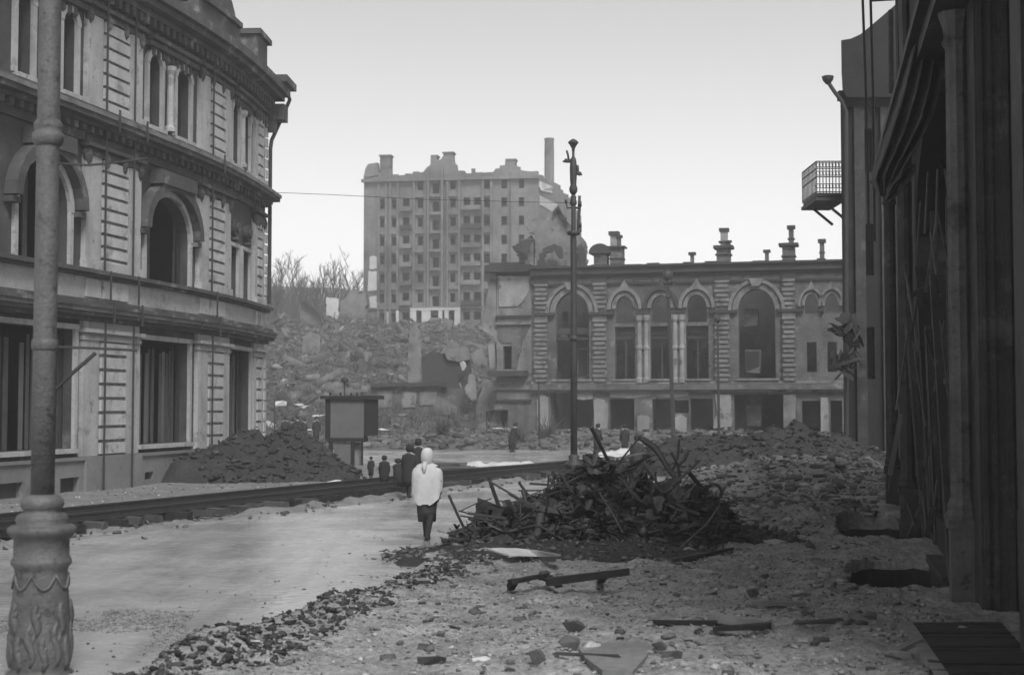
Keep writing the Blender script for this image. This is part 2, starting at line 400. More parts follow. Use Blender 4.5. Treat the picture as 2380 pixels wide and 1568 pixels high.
# ---------------- the ornate corner building on the left ----------------
_k = .93
_px = np.array([0, 150, 300, 440, 510, 560, 605.]); _d = np.array([43, 46.2, 50.6, 55.2, 58, 61.5, 65.5])*_k
_X = (_px-1190)/3306*_d; _Y = _d
_dir = np.array([.245, 1.0]); _dir /= np.linalg.norm(_dir)
_pre = [(_X[0]-_dir[0]*q, _Y[0]-_dir[1]*q) for q in (12, 9, 6, 3)]
_P = np.array(_pre+list(zip(_X, _Y)))
for _ in range(2): _P[1:-1] = .25*_P[:-2]+.5*_P[1:-1]+.25*_P[2:]
_S = np.concatenate([[0], np.cumsum(np.linalg.norm(np.diff(_P, axis=0), axis=1))])
LS = np.linspace(0, _S[-1], 60); LX = np.interp(LS, _S, _P[:, 0]); LY = np.interp(LS, _S, _P[:, 1])
for _ in range(3):
    LX[1:-1] = .25*LX[:-2]+.5*LX[1:-1]+.25*LX[2:]; LY[1:-1] = .25*LY[:-2]+.5*LY[1:-1]+.25*LY[2:]
LS = np.concatenate([[0], np.cumsum(np.hypot(np.diff(LX), np.diff(LY)))])
LT = np.stack([np.gradient(LX, LS), np.gradient(LY, LS)], -1); LT /= np.linalg.norm(LT, axis=1)[:, None]
LEND = LS[-1]
def fl(s, d, z):
    """s along the facade, d outwards to the street, z up"""
    e = min(max(s, LS[0]), LEND)
    x = np.interp(e, LS, LX); y = np.interp(e, LS, LY); tx = np.interp(e, LS, LT[:, 0]); ty = np.interp(e, LS, LT[:, 1])
    x += tx*(s-e); y += ty*(s-e)
    return (x+ty*d, y-tx*d, z)
def hl(px, py): return hit_poly(px, py, LS, LX, LY)
def ls(px): return hl(px, 900)[0]
def cells(mb, s0, s1, z0, z1, holes, d0=-.45, d1=0.0, seg=.8):
    """a storey of wall with rectangular holes (sa, sb, za, zb)"""
    sb = sorted({s0, s1}|{h[0] for h in holes}|{h[1] for h in holes}); sb = [q for q in sb if s0 <= q <= s1]
    for a, b in zip(sb[:-1], sb[1:]):
        hs = sorted([h for h in holes if h[0] < b-1e-6 and h[1] > a+1e-6], key=lambda h: h[2]); z = z0
        for h in hs:
            if h[2] > z: mb.box(a, b, d0, d1, z, h[2], max(1, int((b-a)/seg)))
            z = max(z, h[3])
        if z < z1: mb.box(a, b, d0, d1, z, z1, max(1, int((b-a)/seg)))
def arch_top(mb, a, b, zs, zt, zw, d0=-.45, d1=0.0, n=12, point=0):
    """fills above an arch: springing zs, crown zt, wall up to zw"""
    for i in range(n):
        t0, t1 = math.pi*(1-i/n), math.pi*(1-(i+1)/n)
        x0 = (a+b)/2+(b-a)/2*math.cos(t0); x1 = (a+b)/2+(b-a)/2*math.cos(t1)
        y0 = zs+(zt-zs)*math.sin(t0); y1 = zs+(zt-zs)*math.sin(t1)
        mb.prism([(x0, y0), (x1, y1), (x1, zw), (x0, zw)], d0, d1)
def arch_ring(mb, a, b, zs, zt, w, d0, d1, n=14, tip=0.0):
    """archivolt of width w round an arch; tip lifts the crown to an ogee point"""
    cx = (a+b)/2; R = (b-a)/2; H = zt-zs
    for i in range(n):
        q = []
        for t in (math.pi*(1-i/n), math.pi*(1-(i+1)/n)):
            lift = tip*max(0, 1-abs(math.cos(t))*3.2)**1.3
            q.append(((cx+R*math.cos(t), zs+H*math.sin(t)), (cx+(R+w)*math.cos(t), zs+(H+w)*math.sin(t)+lift)))
        mb.prism([q[0][0], q[1][0], q[1][1], q[0][1]], d0, d1)

LB = thing('corner_building', 'ornate three-storey pale stucco corner building with burnt-out windows and rusticated pilasters', 'building', fl(ls(300), 0, 0))
sW = lambda a, b: (ls(a), ls(b))
# storey windows, in metres along the facade
A0, A1 = ls(-40), ls(166); B0, B1 = sW(317, 434); C0, C1 = sW(526, 577)
A2a, A2b = ls(28), ls(150)
bx0, bx1 = sW(330, 432); c20, c21, c22, c23 = ls(528), ls(545), ls(557), ls(573)
t0, t1, t2, t3 = ls(332), ls(362), ls(398), ls(430)
u0, u1, u2, u3 = ls(530), ls(546), ls(556), ls(571)
a30, a31, a32, a33 = ls(20), ls(56), ls(128), ls(160)
ZG0, ZG1 = 1.42, 4.95
Z1B, Z1S, Z1T = 6.95, 8.6, 10.0
Z2B, Z2T = 12.25, 14.75
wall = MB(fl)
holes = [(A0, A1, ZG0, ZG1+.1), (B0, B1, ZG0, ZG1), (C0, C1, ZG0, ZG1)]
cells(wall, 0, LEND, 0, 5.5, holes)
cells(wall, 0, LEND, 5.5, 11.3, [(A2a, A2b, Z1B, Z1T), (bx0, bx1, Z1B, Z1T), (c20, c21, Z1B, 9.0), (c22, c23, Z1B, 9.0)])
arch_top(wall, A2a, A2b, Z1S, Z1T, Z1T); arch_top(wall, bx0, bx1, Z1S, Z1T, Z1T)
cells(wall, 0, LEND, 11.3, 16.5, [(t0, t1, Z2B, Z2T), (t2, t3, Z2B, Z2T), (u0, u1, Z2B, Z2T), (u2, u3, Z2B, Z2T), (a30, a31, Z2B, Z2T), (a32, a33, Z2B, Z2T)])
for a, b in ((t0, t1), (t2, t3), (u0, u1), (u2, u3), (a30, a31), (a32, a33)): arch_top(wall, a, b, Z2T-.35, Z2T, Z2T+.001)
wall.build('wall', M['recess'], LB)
# end wall, rear wall, floors: the burnt shell behind the facade
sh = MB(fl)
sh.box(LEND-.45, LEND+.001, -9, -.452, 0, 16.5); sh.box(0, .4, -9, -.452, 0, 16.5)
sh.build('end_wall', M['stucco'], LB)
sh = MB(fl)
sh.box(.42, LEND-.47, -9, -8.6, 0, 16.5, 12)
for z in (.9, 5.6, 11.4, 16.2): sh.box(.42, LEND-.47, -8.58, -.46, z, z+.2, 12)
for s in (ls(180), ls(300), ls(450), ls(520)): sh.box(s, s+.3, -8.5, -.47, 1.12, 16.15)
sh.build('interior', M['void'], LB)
# plinth with cellar windows
pl = MB(fl)
cells(pl, 0, LEND+.22, 0, 1.05, [(ls(-30), ls(40), .1, .55), (ls(128), ls(172), .1, .55), (ls(325), ls(345), .25, .5)], .003, .22)
pl.box(0, LEND+.26, .004, .29, 1.052, 1.15, 30)
pl.build('plinth', M['plinth'], LB)
# mouldings round the building
def band(name, m, items):
    b = MB(fl)
    for (z0, z1, d) in items: b.box(-.0, LEND+d, .004, d, z0, z1, 36); b.box(LEND+.003, LEND+d-.002, -9, .003, z0+.003, z1-.003, 1)
    b.build(name, m, LB)
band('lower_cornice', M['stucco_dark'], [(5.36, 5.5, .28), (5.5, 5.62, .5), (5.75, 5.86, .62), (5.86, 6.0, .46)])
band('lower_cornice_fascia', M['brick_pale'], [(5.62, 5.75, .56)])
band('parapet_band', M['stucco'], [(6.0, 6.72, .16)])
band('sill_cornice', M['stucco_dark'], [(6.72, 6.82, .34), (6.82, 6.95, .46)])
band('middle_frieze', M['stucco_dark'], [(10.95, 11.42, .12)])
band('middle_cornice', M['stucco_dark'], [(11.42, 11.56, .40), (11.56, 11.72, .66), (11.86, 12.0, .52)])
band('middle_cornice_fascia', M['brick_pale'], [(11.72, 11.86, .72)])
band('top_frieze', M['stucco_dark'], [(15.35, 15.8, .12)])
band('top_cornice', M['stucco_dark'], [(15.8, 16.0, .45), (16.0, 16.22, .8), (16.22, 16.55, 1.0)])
# dentils and brackets under the cornices
den = MB(fl); s = .2
while s < LEND-.1:
    den.box(s, s+.2, .125, .42, 15.5, 15.79); den.box(s, s+.2, .125, .34, 11.2, 11.41); s += .48
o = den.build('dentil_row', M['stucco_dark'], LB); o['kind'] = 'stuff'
# parapet blocks on the roof
def parapet(a, b, z, name='parapet_block', cap=True):
    p = MB(fl); p.box(a, b, -.55, .45, 16.552, z, max(1, int((b-a)/.8))); q = p.build(name, M['stucco_dark'], LB)
    if cap:
        c = MB(fl); c.box(a-.15, b+.15, -.7, .62, z+.002, z+.22, max(1, int((b-a)/.8))); c.build('coping', M['stucco_dark'], q)
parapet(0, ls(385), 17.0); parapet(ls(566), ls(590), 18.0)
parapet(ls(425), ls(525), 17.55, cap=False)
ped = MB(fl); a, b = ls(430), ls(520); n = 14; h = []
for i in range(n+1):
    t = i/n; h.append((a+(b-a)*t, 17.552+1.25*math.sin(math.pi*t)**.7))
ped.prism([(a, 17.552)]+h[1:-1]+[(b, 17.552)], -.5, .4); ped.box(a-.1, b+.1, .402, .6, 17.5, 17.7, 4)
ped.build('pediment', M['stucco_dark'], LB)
scr = MB(fl)
for px in (450, 478, 500): scr.lathe([(0.1, 18.3), (.26, 18.5), (.3, 18.75), (.16, 18.95), (.08, 19.2)], (ls(px), -.05), 10)
scr.build('roof_finial', M['stucco_dark'], LB)
e = MB(fl); e.box(LEND-.7, LEND+1.35, -.9, 1.2, 16.56, 16.86, 3); e.box(LEND+.2, LEND+1.0, -.4, .9, 15.1, 15.79, 2)
e.prism([(LEND+.002, 14.5), (LEND+.35, 14.55), (LEND+1.15, 15.75), (LEND+.85, 15.79), (LEND+.002, 15.3)], .1, .5)
e.build('corner_bracket', M['stucco_dark'], LB)
pg = MB(fl); pg.tube([(LEND+1.1, .75, 16.9), (LEND+1.35, .9, 16.2), (LEND+.9, .6, 15.2), (LEND+.25, .35, 14.2), (LEND+.16, .32, 13.8), (LEND+.16, .32, 7.1)], .085, 8)
pg.build('drainpipe', M['iron'], LB)
# pilasters with rusticated blocks
def pilaster(pa, pb, ra, rb, both=True):
    a, b, r0, r1 = ls(pa), ls(pb), ls(ra), ls(rb)
    for (z0, z1, n, cap) in ((1.16, 4.75, 8, 1), (6.96, 10.55, 9, 2), (12.01, 15.0, 7, 2)):
        p = MB(fl); p.box(a, r0-.10, .003, .17, z0, z1, 2); p.box(r1+.10, b, .003, .17, z0, z1, 2)
        p.box(r0-.05, r1+.05, .003, .05, z0, z1, 2); p.build('pilaster_strip', M['stucco'], LB)
        st = (z1-z0)/n
        for i in range(n):
            q = MB(fl); q.box(r0, r1, .052, .20+random.uniform(-.01, .012), z0+i*st+.05, z0+(i+1)*st-.05, 2, .006)
            q.build('stone_block', M['stucco_block'], LB)
        c = MB(fl)
        c.box(a-.05, b+.05, .003, .22, z1+.01, z1+.14, 2); c.box(a-.12, b+.12, .003, .34, z1+.24, z1+.36, 2)
        c.box(a+.02, b-.02, .003, .15, z1+.142, z1+.238, 2); c.box(a, b, .003, .16, z1+.362, z1+.6, 2)
        if cap == 2:
            for t in np.linspace(a+.1, b-.1, 4):
                c.lathe([(.02, z1-.35), (.13, z1-.2), (.17, z1-.02), (.1, z1+.2)], (t, .15), 8)
        c.build('capital', M['stucco'] if cap == 1 else M['stucco_dark'], LB)
        if cap == 2:
            f = MB(fl); f.box(a-.04, b+.04, .003, .27, z0+.0, z0+.28, 2); f.build('pilaster_foot', M['stucco'], LB)
    g = MB(fl); g.box(a, b, .223, .33, .05, 1.05, 3); g.build('pilaster_base', M['plinth'], LB)
    f = MB(fl); f.box(r0, r1, .163, .24, 6.1, 6.66, 2); f.box(a, r0-.12, .163, .22, 6.1, 6.66, 1); f.build('parapet_panel', M['stucco_block'], LB)
pilaster(182, 312, 222, 280); pilaster(450, 523, 475, 508); pilaster(-190, -60, -150, -92)
pilaster(581, 603, 588, 598)
# quoin edge at the far corner, seen against the sky
q = MB(fl)
for z0, z1 in ((1.16, 5.2), (6.96, 10.9), (12.01, 15.3)):
    z = z0
    while z+.4 < z1: q.box(LEND-.25, LEND+.10, .18, .24, z+.03, z+.4, 1, .008); z += .45
q.build('quoin', M['stucco_block'], LB)
for px in (217, 283.5, 470):  # added dark tubes stand in for the shaded gaps beside the pilasters
    gap_tube = MB(fl); s = ls(px)
    for (z0, z1, d) in ((.05, 5.34, .40), (5.3, 6.0, .70), (6.0, 6.95, .56), (6.95, 11.4, .34), (11.35, 12.05, .80), (12.0, 15.8, .34)):
        gap_tube.tube([(s, d, z0), (s, d, z1)], .035, 7)
    gap_tube.build('drainpipe', M['iron'], LB)
# window surrounds: jambs, sills, hoods; boards and charred frames inside
def window(a, b, z0, z1, arched=0, boards=0, dark=0, hood=False, nm='window'):
    f = MB(fl); w = .13
    f.box(a-.18, a-.001, .004, .12, z0, z1 if not arched else z1-arched, 1); f.box(b+.001, b+.18, .004, .12, z0, z1 if not arched else z1-arched, 1)
    if arched: arch_ring(f, a, b, z1-arched, z1, .2, .004, .14)
    else: f.box(a-.18, b+.18, .004, .14, z1+.001, z1+.16, 2)
    root = f.build(nm, M['stucco'], LB)
    sl = MB(fl); sl.box(a-.15, b+.15, -.2, .26, z0-.14, z0-.01, 2); sl.build('sill', M['stucco'], root)
    fr = MB(fl)
    fr.box(a+.01, a+.1, -.38, -.28, z0+.002, z1-arched, 1); fr.box(b-.1, b-.01, -.38, -.28, z0+.002, z1-arched, 1)
    fr.build('burnt_frame', M['iron'], root)
    if boards:
        s = a+.12; i = 0
        while s < b-.15:
            w = random.uniform(.12, .22)
            if random.random() < boards:
                g = MB(fl); g.box(s, min(s+w, b-.1), -.44+.03*(i % 2), -.40+.03*(i % 2), z0+.01, z1-random.uniform(.02, .5), 1, .01)
                g.build('plank', M['board'] if random.random() < .72 else M['panel'], root)
            s += w+random.uniform(.02, .16); i += 1
    if hood:
        h = MB(fl); arch_ring(h, a-.25, b+.25, z1-arched+.1, z1+.2, .32, .005, .42, tip=.0); h.box(a-.6, a-.185, .006, .3, z1-arched-.12, z1-arched+.05); h.box(b+.185, b+.6, .006, .3, z1-arched-.12, z1-arched+.05)
        h.box(a+.3, b-.3, .006, .5, z1+.3, z1+.78, 2); h.build('hood', M['stucco_dark'], root)
    return root
window(A0, A1, ZG0, ZG1+.1, boards=.75); window(B0, B1, ZG0, ZG1, boards=.62); window(C0, C1, ZG0, ZG1, boards=.6)
window(A2a, A2b, Z1B, Z1T, 1.4, hood=True, boards=.3); window(bx0, bx1, Z1B, Z1T, 1.4, hood=True, boards=.3)
for a, b in ((c20, c21), (c22, c23)):
    r = window(a, b, Z1B, 9.0)
    z = MB(fl); m = (a+b)/2
    z.prism([(m+.34*math.cos(t*math.pi/8), 9.75+.34*math.sin(t*math.pi/8)) for t in range(16)], .004, .2)
    z.prism([(m+.2*math.cos(t*math.pi/6), 9.75+.2*math.sin(t*math.pi/6)) for t in range(12)], .202, .3)
    z.lathe([(.05, 9.18), (.2, 9.28), (.12, 9.4)], (m, .1), 8); z.build('medallion', M['stucco_dark'], r)
for a, b in ((t0, t1), (t2, t3), (u0, u1), (u2, u3), (a30, a31), (a32, a33)): window(a, b, Z2B, Z2T, .35)
for a, b in ((t0, t3), (u0, u3), (a30, a33)):
    h = MB(fl); h.box(a-.3, b+.3, .005, .3, 14.95, 15.12, 3); h.box(a-.25, b+.25, .005, .42, 15.16, 15.3, 3)
    n = 9
    for i in range(n): h.lathe([(.03, 14.6), (.12, 14.72), (.1, 14.94)], (a+(b-a)*(i+.5)/n, .1), 6)
    h.build('window_hood', M['stucco_dark'], LB)
# small columns between paired windows
for a in ((t1+t2)/2, (u1+u2)/2):
    c = MB(fl); c.lathe([(.2, 12.3), (.2, 12.45), (.13, 12.5), (.11, 14.3), (.2, 14.45), (.22, 14.6)], (a, .12), 10); c.build('colonnette', M['stucco'], LB)
# dirt heap before it
def mound(name, label, cat, cx, cy, rx, ry, h, rot, m, sd, stones=0, sm=None, smin=.03, smax=.1, power=1.0, parts=None, rough=.35, seg=.16, root=None):
    t = root or thing(name, label, cat, (cx, cy, 0))
    nx = int(2*rx/seg); ny = int(2*ry/seg); u = np.linspace(-1, 1, nx+1); v = np.linspace(-1, 1, ny+1); U, V_ = np.meshgrid(u, v)
    def zf(U, V_):
        x = U*rx; y = V_*ry; r = np.sqrt(U**2+V_**2)+fbm(U*1.4, V_*1.4, sd+5, 3)*.28
        return h*np.clip(1-r, -.15, 1)**1*1.0*(1+rough*fbm(x*.8, y*.8, sd, 4))*np.where(1-r > 0, np.clip(1-r, 1e-3, 1)**(power-1), 1)+np.where(1-r > -.1, fbm(x*2.2, y*2.2, sd+9, 4)*.10*min(1, h), -.2)+.14*np.abs(fbm(x*5, y*5, sd+11, 3))-.06
    Z = zf(U, V_)-.7*h*sstep(np.maximum(np.abs(U), np.abs(V_)), .82, 1.0)-.1*sstep(np.maximum(np.abs(U), np.abs(V_)), .82, 1.0); c, s = math.cos(rot), math.sin(rot)
    X = U*rx*c-V_*ry*s; Y = U*rx*s+V_*ry*c
    Vv = np.stack([X, Y, Z], -1).reshape(-1, 3); i = np.arange(ny)[:, None]*(nx+1)+np.arange(nx)[None]
    Fq = np.stack([i, i+1, i+nx+2, i+nx+1], -1).reshape(-1, 4)
    b = tri_mesh('heap', Vv, Fq, m, True); b.parent = t; OFF[b.name] = OFF[t.name]; b['kind'] = 'stuff'
    if stones:
        a = RNG.uniform(0, 6.283, stones); r = np.sqrt(RNG.uniform(0, 1, stones))*.98
        U1, V1 = r*np.cos(a), r*np.sin(a); z1 = zf(U1, V1); S = smin*.6+(smax*1.25-smin*.6)*RNG.uniform(0, 1, stones)**3.2
        P = np.stack([U1*rx*c-V1*ry*s+cx, U1*rx*s+V1*ry*c+cy, z1+S*.1], -1); k = z1 > -.02
        scatter('rubble', P[k], S[k], sm or M['stone_dark'], t)
    def zat(x, y):
        dx, dy = x-cx, y-cy; U = (dx*c+dy*s)/rx; V_ = (-dx*s+dy*c)/ry
        return float(zf(np.array([U]), np.array([V_]))[0])
    return t, zat
c1 = G(610, 1118)
mound('earth_heap', 'large dark heap of dug earth piled against the ornate corner building', 'earth heap', c1.x, c1.y+.5, 4.0, 3.6, 1.75, .1, M['mud'], 201, 2600, M['clod'], .04, .17, power=.7, rough=.5, seg=.11)
# ---------------- the two-storey brick ruin closing the street ----------------
def zc_(zx, zy): return (1100+zx/2.505)/1.0084, (500+zy/2.505)/1.0084
_A = W(1128, 900, 109.0); _B = W(2150, 900, 101.0)
MX = np.array([_A.x, _B.x]); MY = np.array([_A.y, _B.y]); MLEN = float(math.hypot(MX[1]-MX[0], MY[1]-MY[0])); MS = np.array([0, MLEN])
_tx, _ty = (MX[1]-MX[0])/MLEN, (MY[1]-MY[0])/MLEN
def fm(s, d, z): return (MX[0]+_tx*s+_ty*d, MY[0]+_ty*s-_tx*d, z)
def hm(zx, zy): return hit_poly(*zc_(zx, zy), MS, MX, MY)
def ms(zx): return hm(zx, 900)[0]
def mz(zy, zx=1200): return hm(zx, zy)[1]
RB = thing('brick_ruin', 'long two-storey burnt-out brick building with arched windows and roof chimneys', 'building', fm(ms(1200), 0, 0))
ZR0, ZR1 = mz(350), mz(300)
wall = MB(fm)
S0 = ms(385); S1 = MLEN
zs, zt = mz(575), mz(475)
big = [(ms(535), ms(740)), (ms(1630), ms(1842))]
tri = [(ms(905), ms(1012)), (ms(1118), ms(1232)), (ms(1330), ms(1446))]
nar = [(ms(2012), ms(2088)), (ms(2128), ms(2202)), (ms(2245), ms(2320))]
zsill = mz(970); zmid = mz(1040)
holes = []
for a, b in big: holes.append((a, b, zsill, mz(455)))
for a, b in tri: holes += [(a, b, mz(640), mz(480)), (a-.1, b+.1, zsill, mz(662))]
for a, b in nar: holes += [(a, b, mz(600), mz(490)), (a+.1, b-.15, mz(935), mz(765))]
cells(wall, S0, S1, zmid, ZR0, holes, -.55, 0, 5)
for a, b in big: arch_top(wall, a, b, mz(575), mz(455), mz(455)+.001, -.55, 0)
for a, b in tri: arch_top(wall, a, b, mz(545), mz(480), mz(480)+.001, -.55, 0)
for a, b in nar: arch_top(wall, a, b, mz(540), mz(490), mz(490)+.001, -.55, 0)
g0 = [(ms(500), ms(762), 0, mz(1048)), (ms(862), ms(1012), .9, mz(1088)), (ms(1120), ms(1240), .9, mz(1088)), (ms(1250), ms(1335), 2.2, mz(1095)),
      (ms(1345), ms(1478), .9, mz(1085)), (ms(1600), ms(1882), 0, mz(1062)), (ms(1990), ms(2092), .5, mz(1100)), (ms(2150), ms(2215), .5, mz(1100)), (ms(2260), ms(2400), .5, mz(1100))]
cells(wall, S0, S1, 0, zmid, g0, -.55, 0, 5)
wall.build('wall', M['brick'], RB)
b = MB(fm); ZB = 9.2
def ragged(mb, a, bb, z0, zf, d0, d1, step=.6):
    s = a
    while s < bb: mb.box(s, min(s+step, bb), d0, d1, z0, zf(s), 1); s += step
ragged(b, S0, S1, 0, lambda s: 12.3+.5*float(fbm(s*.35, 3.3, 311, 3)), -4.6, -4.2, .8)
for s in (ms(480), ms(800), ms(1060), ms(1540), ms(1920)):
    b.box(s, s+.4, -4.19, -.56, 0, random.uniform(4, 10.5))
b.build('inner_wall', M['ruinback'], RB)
# inner fragments seen in the openings
b = MB(fm)
for (x0, x1, y0, y1) in ((1655, 1735, 560, 660), (1660, 1745, 800, 930), (640, 712, 780, 960), (1665, 1750, 1130, 1250), (700, 740, 680, 720), (540, 585, 690, 720), (1340, 1440, 790, 850)):
    b.box(ms(x0), ms(x1), -1.4-.8, -1.4, mz(y1), mz(y0), 1, .1)
b.build('partition_fragment', M['brick'], RB)
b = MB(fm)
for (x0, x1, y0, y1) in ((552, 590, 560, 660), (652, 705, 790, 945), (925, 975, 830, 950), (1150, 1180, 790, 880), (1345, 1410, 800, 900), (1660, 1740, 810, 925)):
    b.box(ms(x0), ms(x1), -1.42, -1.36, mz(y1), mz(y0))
b.build('dark_opening_plate', M['void'], RB)  # solid dark plates, painting in the darkness of holes
def mband(name, m, items, s0=S0, s1=S1):
    b = MB(fm)
    for (z0, z1, d) in items: b.box(s0-.0, s1, .004, d, z0, z1, 6)
    return b.build(name, m, RB)
mband('roof_cornice', M['brick_dark'], [(ZR0-.28, ZR0, .3), (ZR0+.0, ZR1-.15, .55), (ZR1-.15, ZR1, .75)])
mband('frieze', M['brick_pale'], [(mz(398), mz(362), .08)])
mband('string_course', M['brick_dark'], [(mz(412), mz(399), .16)])
mband('floor_cornice', M['brick_pale'], [(mz(1000), mz(985), .2)])
mband('floor_cornice_ledge', M['brick'], [(mz(1035), mz(1002), .45)])
mband('ground_floor_band', M['brick_pale'], [(mz(1050), mz(1037), .22)])
rf = MB(fm); rf.box(S0, S1, -.6, .0, ZR0, ZR0+.35, 4); s = S0
while s < S1-1: rf.box(s, s+random.uniform(.5, 1.4), -.5, .2, ZR1+.001, ZR1+random.uniform(.02, .16)); s += random.uniform(1.0, 1.9)
o = rf.build('roof_edge', M['brick_dark'], RB); o['kind'] = 'stuff'
# imposts between the arches
im = MB(fm)
for x0, x1 in ((405, 530), (745, 895), (1022, 1108), (1242, 1320), (1456, 1625), (1848, 2005), (2095, 2122)): im.box(ms(x0), ms(x1), .004, .3, mz(590), mz(572))
im.build('impost', M['brick_dark'], RB)
# archivolts with hood tips
for a, b_ in big:
    r = MB(fm); arch_ring(r, a, b_, mz(575), mz(455), .42, .004, .18, 18); r.build('archivolt', M['brick_pale'], RB)
    r = MB(fm); arch_ring(r, a-.48, b_+.48, mz(575), mz(455)+.48, .25, .004, .34, 18); r.build('hood_moulding', M['brick_pale'], RB)
    r = MB(fm); c = (a+b_)/2; r.prism([(c-.28, mz(455)+.2), (c+.28, mz(455)+.2), (c+.55, mz(395)), (c-.55, mz(395))], .19, .5); r.build('keystone', M['brick_pale'], RB)
for k, (a, b_) in enumerate(tri+nar):
    zt_ = mz(480) if k < 3 else mz(490); tp = .55 if k < 3 else .5; w = .3 if k < 3 else .22
    r = MB(fm); arch_ring(r, a, b_, mz(555), zt_, w, .004, .16, 14); r.build('archivolt', M['brick_pale'], RB)
    r = MB(fm); arch_ring(r, a-w-.08, b_+w+.08, mz(560), zt_+w+.08, .26 if k < 3 else .18, .004, .34, 18, tip=tp); r.build('ogee_hood', M['brick_dark'] if k == 1 else M['brick_pale'], RB)
# pilasters laid in alternating courses
def qp(x0, x1, z0=None, z1=None, pale=None):
    a, b_ = ms(x0), ms(x1); z0 = z0 or zsill-.3; z1 = z1 or ZR0-.3
    p = MB(fm); p.box(a, b_, .004, .2, z0, z1, 1); p.build('pilaster', M['brick'], RB)
    c = MB(fm); z = z0+.1; i = 0
    while z < z1-.3:
        if not (mz(590)-.1 < z+.15 < mz(572)+.2):
            k = .0 if i % 2 else .12
            c.box(a+k, b_-k, .201, .31, z, z+.21, 1, .012)
        z += .345; i += 1
    o = c.build('stone_course', M['brick_pale'], RB); o['kind'] = 'stuff'
for x0, x1 in ((405, 488), (765, 850), (1493, 1580), (1883, 1958)): qp(x0, x1)
for x0, x1 in ((765, 850), (1493, 1580), (405, 488), (1883, 1958)):
    g = MB(fm); g.box(ms(x0)-.05, ms(x1)+.05, .004, .5, ZR0, ZR1+.08); g.box(ms(x0), ms(x1), .21, .32, mz(400), ZR0-.02); g.build('pilaster_cap', M['brick_dark'], RB)
# coupled half columns between the three windows
for x in (1066, 1278):
    for dx in (-20, 20):
        c = MB(fm); s = ms(x+dx)
        c.lathe([(.25, zsill-.3), (.25, zsill), (.19, zsill+.1), (.18, mz(800)), (.24, mz(795)), (.24, mz(780)), (.18, mz(775)), (.17, mz(640)), (.27, mz(625)), (.3, mz(595))], (s, .16), 10)
        c.build('half_column', M['brick_white'], RB)
    c = MB(fm); c.box(ms(x-45), ms(x+45), .004, .1, zsill-.3, mz(640)); c.build('column_backing', M['brick_pale'], RB)
for a, b_ in big+tri:
    c = MB(fm); c.box(a-.25, b_+.25, -.1, .32, zsill-.16, zsill, 1); c.build('sill', M['brick_pale'], RB)
for a, b_ in tri+big[:1]:
    c = MB(fm); c.box(a-.05, b_+.05, -.5, -.3, mz(700), mz(664)); c.box(a-.05, b_+.05, -.5, -.25, mz(735), mz(722)); c.box((a+b_)/2-.06, (a+b_)/2+.06, -.42, -.34, zsill, mz(736))
    c.build('charred_frame', M['brick_dark'], RB)
# plaster patches and piers of the ground floor
def patch(pts, d, m, name):
    b = MB(fm); b.prism([hm(x, y) for x, y in pts], .004, d); b.build(name, m, RB)
patch([(640, 1052), (762, 1052), (762, 1088), (700, 1095), (640, 1085)], .05, M['brick_white'], 'plaster_patch')
patch([(770, 1100), (790, 1085), (855, 1100), (857, 1200), (850, 1296), (775, 1296)], .16, M['brick_white'], 'plaster_pier')
patch([(420, 1095), (450, 1060), (490, 1080), (492, 1300), (460, 1305), (440, 1270), (425, 1302)], .16, M['brick_white'], 'plaster_pier')
patch([(862, 1043), (1335, 1043), (1335, 1070), (1240, 1080), (1100, 1072), (1010, 1084), (862, 1078)], .05, M['brick_white'], 'plaster_patch')
patch([(1490, 1062), (1585, 1062), (1590, 1250), (1482, 1262), (1490, 1210), (1505, 1175), (1500, 1120)], .14, M['brick_white'], 'plaster_pier')
patch([(1035, 1190), (1060, 1180), (1108, 1195), (1105, 1290), (1035, 1292)], .3, M['brick_white'], 'broken_pier')
patch([(1255, 1200), (1290, 1180), (1328, 1200), (1326, 1292), (1258, 1292)], .3, M['brick_white'], 'broken_pier')
patch([(1888, 1062), (1960, 1062), (1955, 1200), (1985, 1330), (1888, 1330)], .14, M['brick_pale'], 'plaster_pier')
patch([(2098, 1080), (2140, 1080), (2146, 1330), (2100, 1330)], .2, M['brick_white'], 'plaster_pier')
patch([(890, 990), (1330, 985), (1330, 1000), (890, 1000)], .22, M['brick_white'], 'plaster_patch')
# chimneys and roof turrets
def chim(zx0, zx1, y0, y1, caps, m=M['brick'], d=-.3, w=None, dome=False):
    a, b_ = ms(zx0), ms(zx1); w = w or min(b_-a, 1.3); zb, zt = mz(y1, zx0), mz(y0, zx0)
    c = MB(fm); c.box(a, b_, d-w, d, zb-.4, zt)
    o = c.build('chimney' if not dome else 'roof_turret', m, RB)
    k = MB(fm)
    for (t, e, h) in caps:
        z = zb+(zt-zb)*t; k.box(a-e, b_+e, d-w-e, d+e, z, z+h)
    if dome:
        n = 10; k.prism([((a+b_)/2+((b_-a)/2+.35)*math.cos(math.pi*i/n), zt+.002+.75*math.sin(math.pi*i/n)) for i in range(n+1)], d-w, d+.3)
    k.build('chimney_cap', M['brick_dark'], o); return o
chim(765, 845, 235, 300, [(.9, .2, .08)], dome=True)
chim(862, 940, 195, 298, [(.96, .18, .12), (.3, .06, .1)]); chim(866, 908, 112, 193, [(.84, .12, .28)], M['brick_white']); chim(912, 930, 135, 193, [(.9, .1, .2)])
chim(1347, 1368, 232, 292, [(.84, .13, .2)]); chim(1502, 1580, 200, 285, [(.96, .22, .22), (.5, .1, .1)]); chim(1526, 1566, 92, 198, [(.9, .1, .24), (.28, .14, .1)], M['brick_white'])
chim(1568, 1585, 160, 198, [(.8, .08, .15)])
